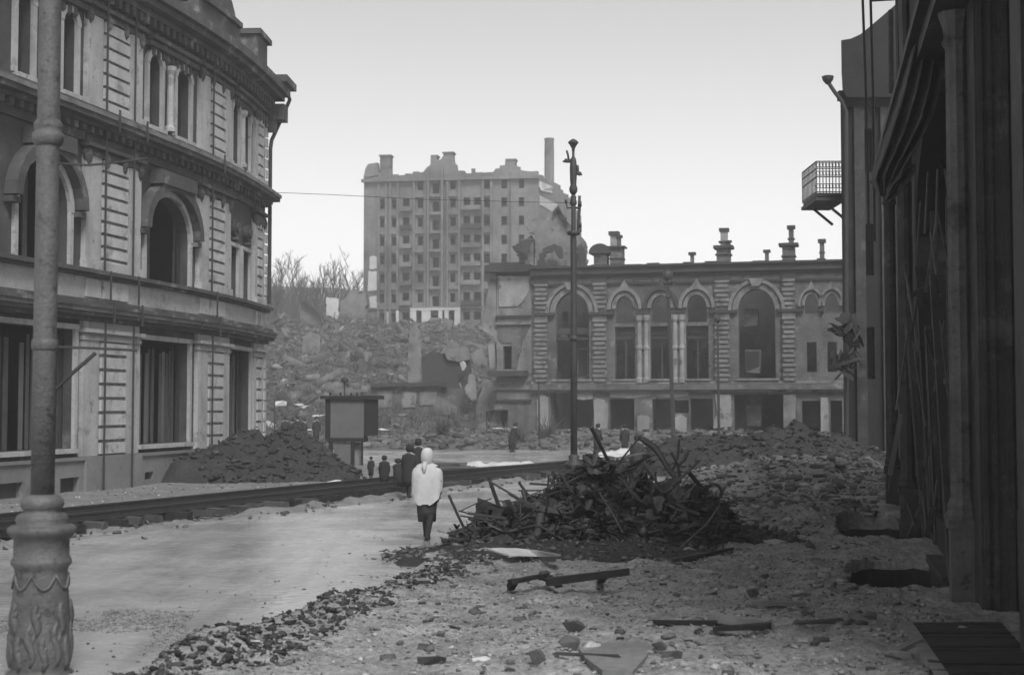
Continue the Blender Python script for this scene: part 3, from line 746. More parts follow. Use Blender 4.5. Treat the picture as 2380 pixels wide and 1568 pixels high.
chim(1784, 1806, 215, 275, [(.8, .12, .2)]); chim(1884, 1956, 185, 268, [(.96, .25, .2), (.2, .08, .08)]); chim(1922, 1950, 75, 183, [(.88, .12, .25), (.3, .08, .1)])
chim(2098, 2124, 158, 262, [(.9, .12, .25), (.3, .05, .1)])
# damaged left wing, plastered, with a dark balcony slab
LW = thing('ruined_wing', 'pale plastered end wing of the brick ruin with black doorways and broken ledge', 'building', fm(ms(270), 0, 0))
wv = MB(fm)
wa, wb = ms(165), S0-.02
cells(wv, wa, wb, 0, ZR0, [(ms(205), ms(258), mz(908), mz(768)), (ms(165), ms(235), mz(1285, 200), mz(1157, 200))], -.5, -.06, 3)
wv.build('wall', M['brick_pale'], LW)
def lbox(name, m, x0, x1, y0, y1, d0, d1, jit=0):
    b = MB(fm); b.box(ms(x0), ms(x1), d0, d1, mz(y1, x0), mz(y0, x0), 2, jit); return b.build(name, m, LW)
def lpatch(pts, d, m, name='plaster_patch'):
    b = MB(fm); b.prism([hm(x, y) for x, y in pts], -.056, d); b.build(name, m, LW)
lpatch([(182, 372), (368, 372), (370, 450), (340, 505), (300, 545), (180, 548)], .03, M['brick_white'])
lpatch([(175, 655), (365, 655), (365, 680), (330, 740), (290, 910), (262, 905), (262, 760), (200, 760), (175, 730)], .02, M['brick'])
lpatch([(150, 1110), (240, 1110), (400, 1140), (400, 1295), (240, 1290), (240, 1150), (150, 1150)], .02, M['brick'])
lbox('roof_slab', M['brick_dark'], 98, 384, 308, 350, -3, .6, .03); lbox('roof_slab', M['brick_dark'], 120, 330, 295, 309, -2, .3, .04)
lbox('ledge', M['brick_pale'], 160, 384, 640, 655, -.05, .2); lbox('ledge', M['brick_dark'], 160, 384, 600, 612, -.05, .15)
lbox('balcony_slab', M['brick_dark'], 130, 362, 925, 958, -.05, 1.0, .02); lbox('ledge', M['brick_dark'], 140, 384, 1090, 1102, -.05, .2)
lbox('ledge', M['brick_pale'], 150, 384, 1010, 1035, -.05, .16)
lbox('inner_wall', M['void'], 165, 384, 700, 1290, -2.5, -2.3)
b = MB(fm); b.prism([hm(96, 345), hm(160, 345), hm(164, 690), hm(130, 660), hm(60, 640), hm(95, 520), hm(110, 440)], -.5, -.1); b.build('broken_wall_edge', M['brick_pale'], LW)
b = MB(fm); b.prism([hm(60, 470), hm(95, 420), hm(150, 455), hm(150, 640), hm(60, 640)], -1.5, -1.2); b.build('broken_wall_edge', M['brick_white'], LW)
b = MB(fm); b.prism([hm(98, 770), hm(140, 760), hm(150, 905), hm(110, 910)], -1.0, -.6); b.build('wall_stump', M['brick_white'], LW)
b = MB(fm); b.prism([hm(165, 960), hm(60, 1000), hm(20, 1090), hm(10, 1210), hm(-60, 1300), hm(165, 1300)], -3, -1.2); b.build('wall_stump', M['brick_pale'], LW)
b = MB(fm); b.prism([hm(75, 1160), hm(125, 1155), hm(110, 1215), hm(70, 1225)], -1.19, -1.1); b.build('dark_opening_plate', M['void'], LW)  # dark plate standing in for a shaded hole
# gabled ruin rising behind
def behind(name, label, Y, polys, depth=6):
    pts = polys[0][0]; c = W(*pts[0], Y)
    t = thing(name, label, 'ruin', (c.x, Y, 0))
    for (pp, m, off, nm) in polys:
        b = MB(); q = [W(x, y, Y+off) for x, y in jag(pp, 2.2, 7)]
        b.prism([(p.x, p.z) for p in q], Y+off, Y+off+.6); b.build(nm, m, t)
    return t
def jag(poly, amp=3.0, step=9, keep=None):
    """broken masonry: steps and teeth along an outline (in sight-line units); the foot stays straight"""
    ym = max(p[1] for p in poly); out = []
    for i, a in enumerate(poly):
        b = poly[(i+1) % len(poly)]; out.append(a); L_ = math.hypot(b[0]-a[0], b[1]-a[1])
        if a[1] > ym-2 and b[1] > ym-2: continue
        n = int(L_/step); px = None
        for k in range(1, n):
            t = k/n; x, y = a[0]+(b[0]-a[0])*t, a[1]+(b[1]-a[1])*t
            q = (x+random.uniform(-amp, amp), y+random.uniform(-amp, amp))
            if px and random.random() < .5: out.append((q[0], px[1]))
            out.append(q); px = q
    return out
gb = behind('gabled_ruin', 'tall broken gable wall with jagged top behind the brick ruin', 119, [
    ([(1246, 660), (1243, 545), (1225, 528), (1235, 512), (1247, 505), (1262, 512), (1285, 490), (1297, 478), (1304, 490), (1308, 505), (1318, 512), (1332, 530), (1345, 540), (1362, 562), (1366, 575), (1366, 660)], M['brick_pale'], 0, 'gable_wall'),
    ([(1285, 494), (1297, 474), (1306, 492), (1322, 520), (1318, 524), (1297, 484), (1290, 498)], M['brick_dark'], -.5, 'gable_coping'),
    ([(1215, 660), (1208, 600), (1196, 575), (1212, 560), (1225, 553), (1236, 545), (1244, 560), (1246, 660)], M['brick_pale'], .4, 'broken_wall_edge'),
    ([(1200, 585), (1190, 572), (1222, 556), (1240, 558), (1232, 574), (1226, 600), (1216, 588)], M['brick_dark'], -.8, 'hanging_girder'),
    ([(1246, 660), (1252, 590), (1268, 574), (1288, 566), (1306, 574), (1310, 600), (1300, 598), (1290, 580), (1270, 588), (1262, 640), (1262, 660)], M['brick_dark'], -1.5, 'broken_roof_edge'),
    ([(1345, 660), (1346, 600), (1340, 575), (1352, 565), (1362, 590), (1364, 660)], M['brick_dark'], -1.0, 'wall_buttress')])
for x, y in ((1340, 470), (1350, 500)):
    p = MB(); a = W(1343, 545, 118); b_ = W(1347, 455+ (y-470), 118); p.tube([a, b_], .12, 6); p.build('bent_pipe', M['brick_dark'], gb)

# ---------------- the ten-storey block on the hill ----------------
AY = 228.0
def zb_(x, y): return (600+x/2.24)/1.0084, (300+y/2.24)/1.0084
_A2 = W(*zb_(565, 600), AY+2); _B2 = W(*zb_(1482, 600), AY-2)
BX = np.array([_A2.x, _B2.x]); BY = np.array([_A2.y, _B2.y]); BLEN = float(math.hypot(BX[1]-BX[0], BY[1]-BY[0])); BS = np.array([0, BLEN])
_ux, _uy = (BX[1]-BX[0])/BLEN, (BY[1]-BY[0])/BLEN
def fb(s, d, z): return (BX[0]+_ux*s+_uy*d, BY[0]+_uy*s-_ux*d, z)
def hb(x, y): return hit_poly(*zb_(x, y), BS, BX, BY)
AB = thing('apartment_block', 'ten-storey burnt apartment block standing on the hill, fading in haze', 'building', fb(BLEN/2, 0, 12))
def bs(x): return hb(x, 700)[0]
def bz(y): return hb(1000, y)[1]
cols = [(665, 26, 0), (727, 26, 0), (865, 28, 1), (947, 34, 2), (1037, 28, 1), (1215, 30, 0), (1305, 30, 1), (1395, 28, 0)]
rows = [300, 395, 492, 590, 687, 785, 890, 992, 1078]
zt = bz(245); zb0 = 11.5
w = MB(fb); holes = []
for (x, wd, k) in cols:
    for i, y in enumerate(rows):
        if k == 0 and i == 0 and x < 800: continue
        hw = wd/2; yo = 20 if k == 2 else 0; hh = 30 if k == 2 else 24
        if y+yo-hh < 250: continue
        holes.append((bs(x-hw), bs(x+hw), bz(y+yo+hh), bz(y+yo-hh)))
for x in (790, 1110, 1165):
    for y in rows[1:]: holes.append((bs(x-18), bs(x+18), bz(y+30), bz(y-28)))
cells(w, 0, BLEN, zb0, zt, holes, -.5, 0, 50)
w.build('front_wall', M['apart'], AB)
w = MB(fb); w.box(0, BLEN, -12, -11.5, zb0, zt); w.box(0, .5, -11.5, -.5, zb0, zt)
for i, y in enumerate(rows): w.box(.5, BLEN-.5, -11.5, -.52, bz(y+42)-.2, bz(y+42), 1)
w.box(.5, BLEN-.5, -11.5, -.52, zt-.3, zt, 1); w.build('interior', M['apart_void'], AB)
# projecting bays, recesses with balconies
for (x0, x1, d) in ((828, 900, .5), (1005, 1078, .5), (905, 990, .9), (1190, 1245, .4), (1330, 1345, .3), (640, 690, .35), (702, 752, .35)):
    p = MB(fb); z1 = zt+(1.0 if d > .8 else 0)
    p.box(bs(x0), bs(x0)+.35, .01, d, zb0, z1); p.box(bs(x1)-.35, bs(x1), .01, d, zb0, z1)
    p.build('pier', M['apart'], AB)
    if d > .3:
        q = MB(fb)
        for y in rows: q.box(bs(x0)+.36, bs(x1)-.36, .01, d*.8, bz(y+62), bz(y+46))
        q.build('spandrel', M['apart'], AB)
for x0, x1 in ((762, 822), (1084, 1185)):
    for y in rows[1:]:
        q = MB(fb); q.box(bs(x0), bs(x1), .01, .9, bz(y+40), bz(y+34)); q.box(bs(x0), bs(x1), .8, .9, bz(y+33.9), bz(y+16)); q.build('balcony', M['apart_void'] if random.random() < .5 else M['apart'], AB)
# lower storeys keep their pale render
p = MB(fb)
for (x0, x1) in ((820, 852), (880, 928), (968, 988), (1000, 1022), (1052, 1082), (745, 760)):
    p.box(bs(x0), bs(x1), .91, 1.0, bz(1095), bz(958))
p.box(bs(820), bs(1082), .5, 1.05, bz(958), bz(945))
p.build('pale_pilaster', M['apart_white'], AB)
p = MB(fb)
for (x0, x1, y0, y1) in ((598, 640, 665, 735), (592, 635, 745, 850), (600, 640, 880, 935), (690, 705, 960, 1050)): p.box(bs(x0), bs(x1), .01, .12, bz(y1), bz(y0), 1, .2)
p.build('plaster_patch', M['apart_white'], AB)
p = MB(fb); p.box(-.3, BLEN+.3, .0, .7, zt-1.0, zt-.5); p.box(0, BLEN, .0, .4, bz(948), bz(940)); p.build('cornice', M['apart'], AB)
def gable(pts, nm='gable'):
    p = MB(fb); p.prism([hb(x, y) for x, y in pts], -1.2, .2); p.build(nm, M['apart'], AB)
tt_ = .2
while tt_ < BLEN-.8:      # broken parapet
    h_ = random.choice((0, .2, .5, .9))*random.uniform(.6, 1.3); w_ = random.uniform(.4, 1.3)
    if h_ > .05:
        p = MB(fb); p.box(tt_, tt_+w_, -.5, -.05, zt+.001, zt+h_, 1, .04); p.build('parapet_block', M['apart'], AB)
    tt_ += w_+.05
gable([(565, 262), (575, 215), (590, 190), (640, 182), (645, 248), (565, 262)][:5]); gable([(800, 250), (880, 235), (905, 205), (920, 195), (922, 146), (950, 148), (952, 168), (975, 166), (985, 150), (1040, 150), (1044, 180), (1056, 190), (1060, 225), (1100, 226), (1102, 240), (1250, 232), (1262, 214), (1282, 212), (1284, 198), (1310, 196), (1312, 172), (1356, 178), (1360, 200), (1378, 202), (1392, 222), (1440, 230), (1480, 226), (1480, 260), (800, 262)])
for (x0, x1, y) in ((640, 696, 132), (918, 945, 140), (978, 1030, 125), (1310, 1358, 170)):
    p = MB(fb); p.box(bs(x0), bs(x1), -3, -1.3, zt-.5, bz(y)); p.box(bs(x0)-.15, bs(x1)+.15, -3.15, -1.15, bz(y), bz(y-7)); p.build('chimney', M['apart'], AB)
# pale side face turning away to the right
E0 = fb(BLEN, 0, 0); e1 = W(1352, 900, 246)
EX = np.array([E0[0], e1.x]); EY = np.array([E0[1], e1.y]); EL = float(math.hypot(EX[1]-EX[0], EY[1]-EY[0])); _vx, _vy = (EX[1]-EX[0])/EL, (EY[1]-EY[0])/EL
def fe(s, d, z): return (EX[0]+_vx*s+_vy*d, EY[0]+_vy*s-_vx*d, z)
w = MB(fe); zt0 = zt; holes = [(EL*(a-.06), EL*(a+.06), bz(y+24), bz(y-24)) for a in (.2, .5, .8) for y in rows[1:]]
cells(w, .01, EL, zb0, bz(430), [h for h in holes if h[3] < bz(432)], -.5, 0, 50)
s = .01
while s < EL-.1:      # torn upper edge of the side wall
    e_ = min(EL, s+EL/16); w.box(s, e_, -.5, 0, bz(430), bz(255+10*random.random()+max(0, s/EL-.45)*260+25*float(fbm(s*.8, 2., 77, 3)))); s = e_
w.build('side_wall', M['apart'], AB)
w = MB(fe); w.box(EL*.02, EL*.30, .01, .15, bz(330), bz(290), 1, .3); w.box(EL*.02, EL*.42, .01, .15, bz(420), bz(365), 1, .3); w.box(EL*.5, EL*.7, .01, .15, bz(560), bz(440), 1, .3); w.build('plaster_patch', M['apart_white'], AB)
c = W(1277, 700, 262); tp = W(1277, 322, 262).z; b = MB(); b.lathe([(.95, 8), (.9, tp-3), (.86, tp-.4), (.92, tp-.39), (.92, tp)], (c.x, c.y), 16); tag(b.build('factory_chimney', M['apart']), 'tall pale smokestack rising behind the ten-storey block', 'chimney')
# ---------------- ruins on the slope ----------------
def slopeZ(x, y): return float(z_hill(np.array([x]), np.array([y]))[0])-.2
def slab(name, label, cat, Y, pts, m, th=.5, extra=()):
    if not extra:
        q = [W(x, y, Y) for x, y in jag(pts, 2.0, 8)]; b = MB(); b.prism([(p.x, p.z) for p in q], Y, Y+th); return tag(b.build(name, m), label, cat)
    q = [W(x, y, Y) for x, y in pts]; zmin = slopeZ(sum(p.x for p in q)/len(q), Y)-1.0
    t = thing(name, label, cat, (q[0].x, Y, zmin))
    b = MB(); b.prism([(p.x, p.z) for p in q], Y, Y+th); b.build('masonry', m, t)
    for (pp, mm, off, nm) in extra:
        b = MB(); r = [W(x, y, Y-off) for x, y in pp]; b.prism([(p.x, p.z) for p in r], Y-off, Y-.004); b.build(nm, mm, t)
    return t
slab('wall_pillar', 'lone square masonry pillar standing on the rubble slope', 'pillar', 128, [(948, 895), (950, 768), (954, 762), (974, 764), (979, 775), (979, 895)], M['brick_pale'], 1.2)
slab('ruined_wall', 'dark roofless cellar wall beside the lone pillar on the slope', 'wall', 131, [(981, 905), (981, 830), (1005, 815), (1030, 822), (1062, 812), (1092, 835), (1100, 905)], M['brick_dark'], .6,
     [([(1045, 790), (1090, 808), (1092, 835), (1062, 840), (1040, 835), (1030, 815)], M['brick_pale'], .4, 'fallen_slab')])
slab('ruined_wall', 'long low wall with peeling pale plaster panels at the foot of the rubble slope', 'wall', 116, [(862, 985), (862, 903), (900, 897), (960, 899), (1010, 896), (1060, 902), (1092, 900), (1095, 985)], M['brick'], .6,
     [([(878, 908), (912, 908), (910, 945), (880, 948)], M['brick_pale'], .1, 'plaster_panel'), ([(932, 908), (968, 912), (966, 946), (934, 947)], M['brick_white'], .12, 'plaster_panel'),
      ([(975, 910), (1015, 910), (1013, 940), (975, 942)], M['brick_pale'], .1, 'plaster_panel'), ([(862, 890), (1040, 888), (1040, 897), (862, 899)], M['brick_dark'], .5, 'coping'),
      ([(840, 895), (876, 893), (876, 903), (840, 905)], M['brick_pale'], .2, 'plaster_panel')])
slab('hillside_house', 'small gabled roofless house among bare trees on the hilltop', 'house', 196, [(698, 780), (698, 712), (712, 698), (745, 735), (748, 780)], M['apart'], 5,
     [([(700, 700), (712, 696), (752, 732), (752, 740), (716, 706)], M['brick_dark'], 1, 'roof_edge')])
slab('wall_stump', 'pale upright wall fragment behind the gabled house on the hilltop', 'wall', 200, [(758, 770), (758, 690), (786, 694), (786, 770)], M['apart_white'], 1)
slab('wall_stump', 'pale broken wall lump low on the slope above the raised booth', 'wall', 170, [(700, 830), (705, 782), (720, 770), (742, 778), (746, 830)], M['brick_pale'], 1.5)
slab('wall_stump', 'wide pale wall remnant between hilltop trees and the apartment block', 'wall', 205, [(790, 740), (792, 700), (804, 692), (812, 676), (826, 672), (830, 684), (850, 680), (850, 740)], M['apart'], 4)
slab('wall_stump', 'ragged white wall sliver hanging near the plastered wing', 'wall', 122, [(1128, 760), (1122, 720), (1130, 690), (1145, 700), (1150, 745), (1140, 770)], M['brick_white'], .6)
slab('wall_stump', 'slanting pale wall shard between cellar wall and ruined wing', 'wall', 112, [(1095, 930), (1080, 900), (1092, 868), (1104, 872), (1108, 930)], M['brick_white'], .5)
slab('wall_stump', 'rounded crumbling wall block left of the plastered wing', 'wall', 113, [(1090, 1000), (1092, 960), (1108, 912), (1125, 898), (1142, 915), (1146, 1000)], M['brick_pale'], 1.5)
# ---------------- the blackened building on the right ----------------
_ra = (1.9+.21*10, 10.0); _rb = (1.9+.21*36, 36.0)
RX = np.array([_ra[0], _rb[0]]); RY = np.array([_ra[1], _rb[1]]); RL = math.hypot(RX[1]-RX[0], RY[1]-RY[0]); RS = np.array([0, RL]); _rx, _ry = (RX[1]-RX[0])/RL, (RY[1]-RY[0])/RL
def fr(s, d, z): return (RX[0]+_rx*s-_ry*d, RY[0]+_ry*s+_rx*d, z)
def rs(Y): return (Y-10)/_ry
DB = thing('charred_shopfront', 'towering blackened shopfront building with tall columns and a gaping dark arch', 'building', fr(8, 0, 0))
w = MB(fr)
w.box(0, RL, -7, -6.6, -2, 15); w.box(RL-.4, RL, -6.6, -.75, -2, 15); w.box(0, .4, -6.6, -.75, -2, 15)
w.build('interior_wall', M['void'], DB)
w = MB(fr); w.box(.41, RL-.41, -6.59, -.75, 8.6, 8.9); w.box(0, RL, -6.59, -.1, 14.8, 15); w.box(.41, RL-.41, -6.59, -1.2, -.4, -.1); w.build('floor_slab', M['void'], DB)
up = MB(fr)
cells(up, 0, RL, 8.5, 14.8, [(rs(q), rs(q)+1.5, 9.6, 12.8) for q in (12, 14.8, 17.5, 21, 24.2, 27.4, 31, 33.6)], -.75, -.35, 40)
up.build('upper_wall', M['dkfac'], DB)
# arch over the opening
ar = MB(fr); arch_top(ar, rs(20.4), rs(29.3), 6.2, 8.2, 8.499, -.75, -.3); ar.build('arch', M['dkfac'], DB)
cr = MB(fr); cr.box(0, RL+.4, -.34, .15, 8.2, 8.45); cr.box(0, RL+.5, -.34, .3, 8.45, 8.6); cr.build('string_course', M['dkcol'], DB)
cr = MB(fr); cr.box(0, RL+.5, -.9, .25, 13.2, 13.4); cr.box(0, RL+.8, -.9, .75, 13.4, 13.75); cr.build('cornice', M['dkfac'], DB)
# piers
def pier(Y, w_, name='pier', d=-.3, top=8.2):
    p = MB(fr); s = rs(Y); p.box(s, s+w_, -.75, d, -.3, top); return p.build(name, M['dkcol'], DB)
for Y, w_ in ((11, .8), (14.6, .8), (18.75, 1.1), (29.4, .9), (34.9, 1.0)): pier(Y, w_)
# the fluted iron half columns, with base and plinth
def column(Y, r, d=-.15, z1=8.19, plinth=1.15, m='dkcol'):
    s = rs(Y); c = fr(s, d, 0)
    k = MB(); k.lathe([(r*1.35, plinth), (r*1.45, plinth+.06), (r*1.2, plinth+.13), (r*1.28, plinth+.2), (r, plinth+.3), (r*.97, z1*.55), (r*.9, z1-.5), (r*1.2, z1-.42), (r, z1-.36), (r*1.1, z1-.2), (r*1.5, z1)], (c[0], c[1]), 20, flute=10, fa=.035)
    o = k.build('column', M[m], DB, False)
    p = MB(fr); p.box(s-r*1.12, s+r*1.12, d-r*1.12, d+r*1.12, -1.5, plinth-.12, 1, .01); p.box(s-r*1.3, s+r*1.3, d-r*1.3, d+r*1.3, plinth-.12, plinth); p.build('plinth', M[m], o)
    return o
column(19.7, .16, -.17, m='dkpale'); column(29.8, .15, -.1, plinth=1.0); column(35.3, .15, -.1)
# flat mouldings on the camera side of the first pier
m = MB(fr); s = rs(18.75)
for d0, d1, e in ((-.40, -.34, .05), (-.52, -.46, .03), (-.72, -.64, .06)): m.box(s-e, s-.001, d0, d1, 0, 8.2)
m.build('pier_moulding', M['dkcol'], DB)
# burnt shop window frame hanging in the opening
fm_ = MB(fr)
for Y in (21.6, 23.1, 25.0, 26.6, 28.2): fm_.box(rs(Y), rs(Y)+.09, -.62, -.5, -.1, 6.1+random.uniform(-.5, .5), 1, .02)
fm_.build('window_mullion', M['dkcol'], DB)
t_ = MB(fr); t_.box(rs(20.5), rs(24.9), -.6, -.52, 4.85, 4.97, 2, .03); t_.box(rs(25.1), rs(29.2), -.6, -.52, 3.1, 3.2, 2, .03); t_.build('window_transom', M['dkcol'], DB)
b = MB(fr); b.box(rs(20.4), rs(29.3), -.74, -.45, -.1, .62, 3, .02); b.build('stall_riser', M['dkfac'], DB)
# lintel and jagged beams sticking out under the cornice
for i, (x0, y0, x1, y1, Y, w_) in enumerate(((2142, -20, 2102, 165, 31, .12), (2096, -10, 2100, 165, 32.5, .34), (2125, 10, 2118, 150, 32, .08), (2070, 25, 2072, 215, 34.5, .10), (2195, 15, 2160, 190, 27, .1), (2215, 640, 2110, 690, 27, .05), (2230, 60, 2235, 480, 20.4, .10))):
    b = MB(); b.beam(W(x0, y0, Y), W(x1, y1, Y-.3), w_, .1, jit=.01); b.build('hanging_beam', M['tarp'], DB)
# rolled, torn roofing sheet hanging like a curtain
def q3(x, y): return (1900+x/3.136)/1.0084, (y/3.136)/1.0084
Lc = [(810, -40), (770, 200), (690, 480), (610, 780), (540, 1000), (480, 1200), (440, 1330), (500, 1440)]
Rc = [(1000, -40), (985, 200), (975, 400), (962, 600), (905, 830), (800, 1040), (700, 1200), (600, 1440)]
def torn(name, label, cat, Lc, Rc, Y0, Y1, m, folds=7, amp=.16, conv=q3):
    nu, nv = 28, 30; vs = []; L_ = np.array(Lc, float); R_ = np.array(Rc, float); tt = np.linspace(0, 1, len(Lc))
    for j in range(nv+1):
        t = j/nv; a = np.array([np.interp(t, tt, L_[:, k]) for k in (0, 1)]); c = np.array([np.interp(t, tt, R_[:, k]) for k in (0, 1)])
        for i in range(nu+1):
            u = i/nu; p = a+(c-a)*u; Y = Y0+(Y1-Y0)*t+amp*math.sin(u*folds*math.pi+2*t)+.12*float(fbm(u*4, t*5, 401, 3))
            vs.append(W(*conv(p[0]+4*random.uniform(-1, 1), p[1]), Y))
    fs = [(j*(nu+1)+i, j*(nu+1)+i+1, (j+1)*(nu+1)+i+1, (j+1)*(nu+1)+i) for j in range(nv) for i in range(nu)]
    n = len(vs); b = MB(); off = Vector((.02, .05, 0))
    b.add(vs+[v+off for v in vs], fs+[tuple(q+n for q in reversed(f)) for f in fs])
    rim = [i for i in range(nu+1)]; rims = [(i, i+1) for i in range(nu)]+[(nv*(nu+1)+i, nv*(nu+1)+i+1) for i in range(nu)]+[(j*(nu+1), (j+1)*(nu+1)) for j in range(nv)]+[(j*(nu+1)+nu, (j+1)*(nu+1)+nu) for j in range(nv)]
    b.add([], []); b.f += [(a, c, c+n, a+n) for a, c in rims]
    return tag(b.build(name, m, None, True), label, cat)
torn('roofing_sheet', 'torn roofing sheet hanging in long folds down the blackened shopfront', 'metal sheet', Lc, Rc, 22.8, 21.6, M['tarp'])
torn('roofing_sheet', 'small curled scrap of roofing sheet below the long hanging one', 'metal sheet', [(690, 1180), (600, 1290), (530, 1400), (545, 1460)], [(775, 1215), (745, 1300), (690, 1385), (580, 1480)], 21.8, 21.4, M['tarp'], 3, .06)
# poles leaning on the front
for i, (x0, y0, x1, y1, Y, w_, lb) in enumerate(((2108, 700, 2152, 1246, 28.6, .16, 'charred timber leaning against the dark arch, next to the second column'),
        (2132, 620, 2166, 1230, 28.0, .12, 'thin charred timber second in the row of props before the dark arch'),
        (2158, 760, 2178, 1262, 27.2, .14, 'charred timber third in the row of props before the dark arch'),
        (2166, 640, 2212, 1380, 21.0, .11, 'long slanting black timber leaning beside the first column'))):
    b = MB(); b.beam(W(x0, y0, Y+1.0), W(x1, y1, Y), w_, w_*.8, jit=.015); tag(b.build('leaning_timber', M['dkcol']), lb, 'timber', 'timbers propped on the charred shopfront')
random.seed(52)
TB = 'splintered laths and strips hanging in the charred shopfront'
for i in range(30):
    x = random.uniform(2092, 2204); y = random.uniform(360, 1180); L_ = random.uniform(60, 260); Y = random.uniform(21.5, 27); b = MB()
    b.beam(W(x, y, Y), W(x+random.uniform(-30, 30), min(y+L_, 1240), Y-.2), random.uniform(.03, .09), .02, jit=.012)
    tag(b.build('charred_lath', M['tarp'] if i % 3 else M['dkfac']), 'splintered charred lath among those dangling in the dark arch', 'lath', TB)
# broken masonry teeth along the inner edge of the arch and the pier feet
for i in range(34):
    z = random.uniform(.3, 7.8); s_ = rs(29.3)-.02 if i % 2 else rs(20.55); b = MB(); e = random.uniform(.1, .4)
    b.box(s_-(e if i % 2 else 0), s_+(0 if i % 2 else e), -.7, -.36, z, z+random.uniform(.08, .3), 1, .02); b.build('broken_masonry', M['dkfac'], DB)
# ---- farther block, end wall towards the camera ----
FB = thing('far_dark_block', 'taller dark block beyond the charred shopfront with sloping roof and iron balcony', 'building', (14, 58, 0))
FY = 58.0
def wx(px, Y=FY): return W(px, 944, Y).x
xl = wx(1968)
w = MB(); zr = W(1960, 222, FY).z
def boxw(mb, x0, x1, y0, y1, z0, z1): mb.box(x0, x1, y0, y1, z0, z1)
hol = [(wx(2012), wx(2035), W(0, y1, FY).z, W(0, y0, FY).z) for (y0, y1) in ((300, 400), (520, 640), (760, 880))]
def fblk(s, d, z): return (s, FY-d, z)
e = MB(fblk); cells(e, xl, 24, -.2, zr, hol+[(a[0]+1.9, a[1]+2.2, a[2], a[3]) for a in hol], -.5, 0, 50); e.build('end_wall', M['dkfac'], FB)
def skew(x, y, z): return (x+.245*(y-FY), y, z)
e = MB(skew); e.box(xl+.01, xl+.5, FY+.002, 76, -.2, zr); e.box(xl+.5, 24, 75, 76, -.2, zr); e.box(xl+.51, 24, FY+3, FY+3.3, -.2, zr); e.build('street_wall', M['dkfac'], FB)
for px in (1990, 2052):
    e = MB(); e.box(wx(px), wx(px)+.42, FY-.2, FY-.001, 0, zr); e.build('pilaster', M['dkcol'], FB)
e = MB(skew); q = [W(x, y, FY-.6) for x, y in ((1955, 94), (1978, 90), (2000, 80), (2022, 62), (2062, 28), (2140, -40), (2200, -80), (2400, -80), (2400, 225), (1968, 226), (1962, 215), (1956, 170))]
e.prism([(p.x+.147, p.z) for p in q], FY-.6, FY+8); q = None; e.build('roof', M['dkfac'], FB)
e = MB()
for y0, y1, o_ in ((214, 236, .25), (236, 250, .12)): e.box(xl-o_, 24, FY-o_-.1, FY-.001, W(0, y1, FY).z, W(0, y0, FY).z-.01)
e.build('cornice', M['dkfac'], FB)
e = MB(); Yp = FY-.35; e.tube([W(1925, 182, Yp), W(1928, 196, Yp), W(1940, 214, Yp), W(1957, 236, Yp), W(1967, 262, Yp), W(1967, 560, Yp), W(1968, 1030, Yp)], .085, 8)
e.lathe([(.08, W(0, 196, Yp).z), (.22, W(0, 186, Yp).z), (.25, W(0, 178, Yp).z), (.2, W(0, 178, Yp).z+.02)], (W(1924, 185, Yp).x, Yp), 10); e.build('drainpipe', M['iron'], FB)
# balcony with scroll railing
zb0_, zb1_ = W(0, 474, 60).z, W(0, 384, 60).z; xb0, xb1 = wx(1904, 59), wx(1972, 59)
t = MB(); t.box(xb0-.05, xb1, 59, 62, zb0_, zb0_+.14); t.box(xb0+.02, xb1, 59.1, 61.9, zb0_+.2, zb0_+.34); bo = t.build('balcony', M['iron'], FB)
g = MB()
for (z) in (zb0_+.38, zb1_, zb1_-.3, (zb0_+.35+zb1_)/2): g.beam((xb0, 59.05, z), (xb1, 59.05, z), .04); g.beam((xb0, 59.05, z), (xb0, 61.95, z), .04)
n = 9
for i in range(n+1):
    x = xb0+(xb1-xb0)*i/n; g.beam((x, 59.05, zb0_+.3), (x, 59.05, zb1_), .035)
    if i < n:
        xc_ = x+(xb1-xb0)/n/2
        for zc0 in (zb1_-.15, zb1_-.5, zb0_+.62):
            g.tube([(xc_+.09*math.cos(a*math.pi/4), 59.05, zc0+.09*math.sin(a*math.pi/4)) for a in range(9)], .02, 5)
for i in range(12): y = 59.05+2.9*i/11; g.beam((xb0, y, zb0_+.3), (xb0, y, zb1_), .035)
g.build('railing', M['iron'], bo)['kind'] = 'stuff'
e = MB(); e.beam((xb1, 59.4, zb0_-.7), (xb0+.4, 59.4, zb0_-.02), .1); e.beam((xb1, 61.5, zb0_-.7), (xb0+.4, 61.5, zb0_-.02), .1); e.build('bracket', M['iron'], bo)
# wreckage of a lower balcony
random.seed(31)
wk = thing('wrecked_balcony', 'black crumpled wreck of a balcony hanging off the far dark block', 'balcony wreck', W(1975, 860, 56.5))
for i in range(46):
    if i < 26: x, y = random.gauss(1968, 14), random.gauss(768, 14)
    else: x, y = random.gauss(1966, 13), random.gauss(838, 18)
    if i % 2: x += 10
    v, tt = VAR[i % len(VAR)]; c = W(x, y, 56.7+random.uniform(-.4, .5)); r = random.uniform(.22, .5)
    R_ = Matrix.Rotation(random.uniform(0, 6.28), 3, 'Y') @ Matrix.Rotation(random.uniform(0, 6.28), 3, 'X')
    b = MB(); b.add([tuple(c+R_ @ Vector((q[0]*r, q[1]*r*.8, q[2]*r*.45))) for q in v], [tuple(f) for f in tt]); b.build('crumpled_plate', M['void'], wk)
for i in range(12):
    b = MB(); x, y = random.uniform(1940, 1998), random.uniform(740, 880); b.beam(W(x, y, 56.2), W(x+random.uniform(-22, 22), y+random.uniform(-30, 30), 56.4), .06); b.build('bent_bar', M['iron'], wk)
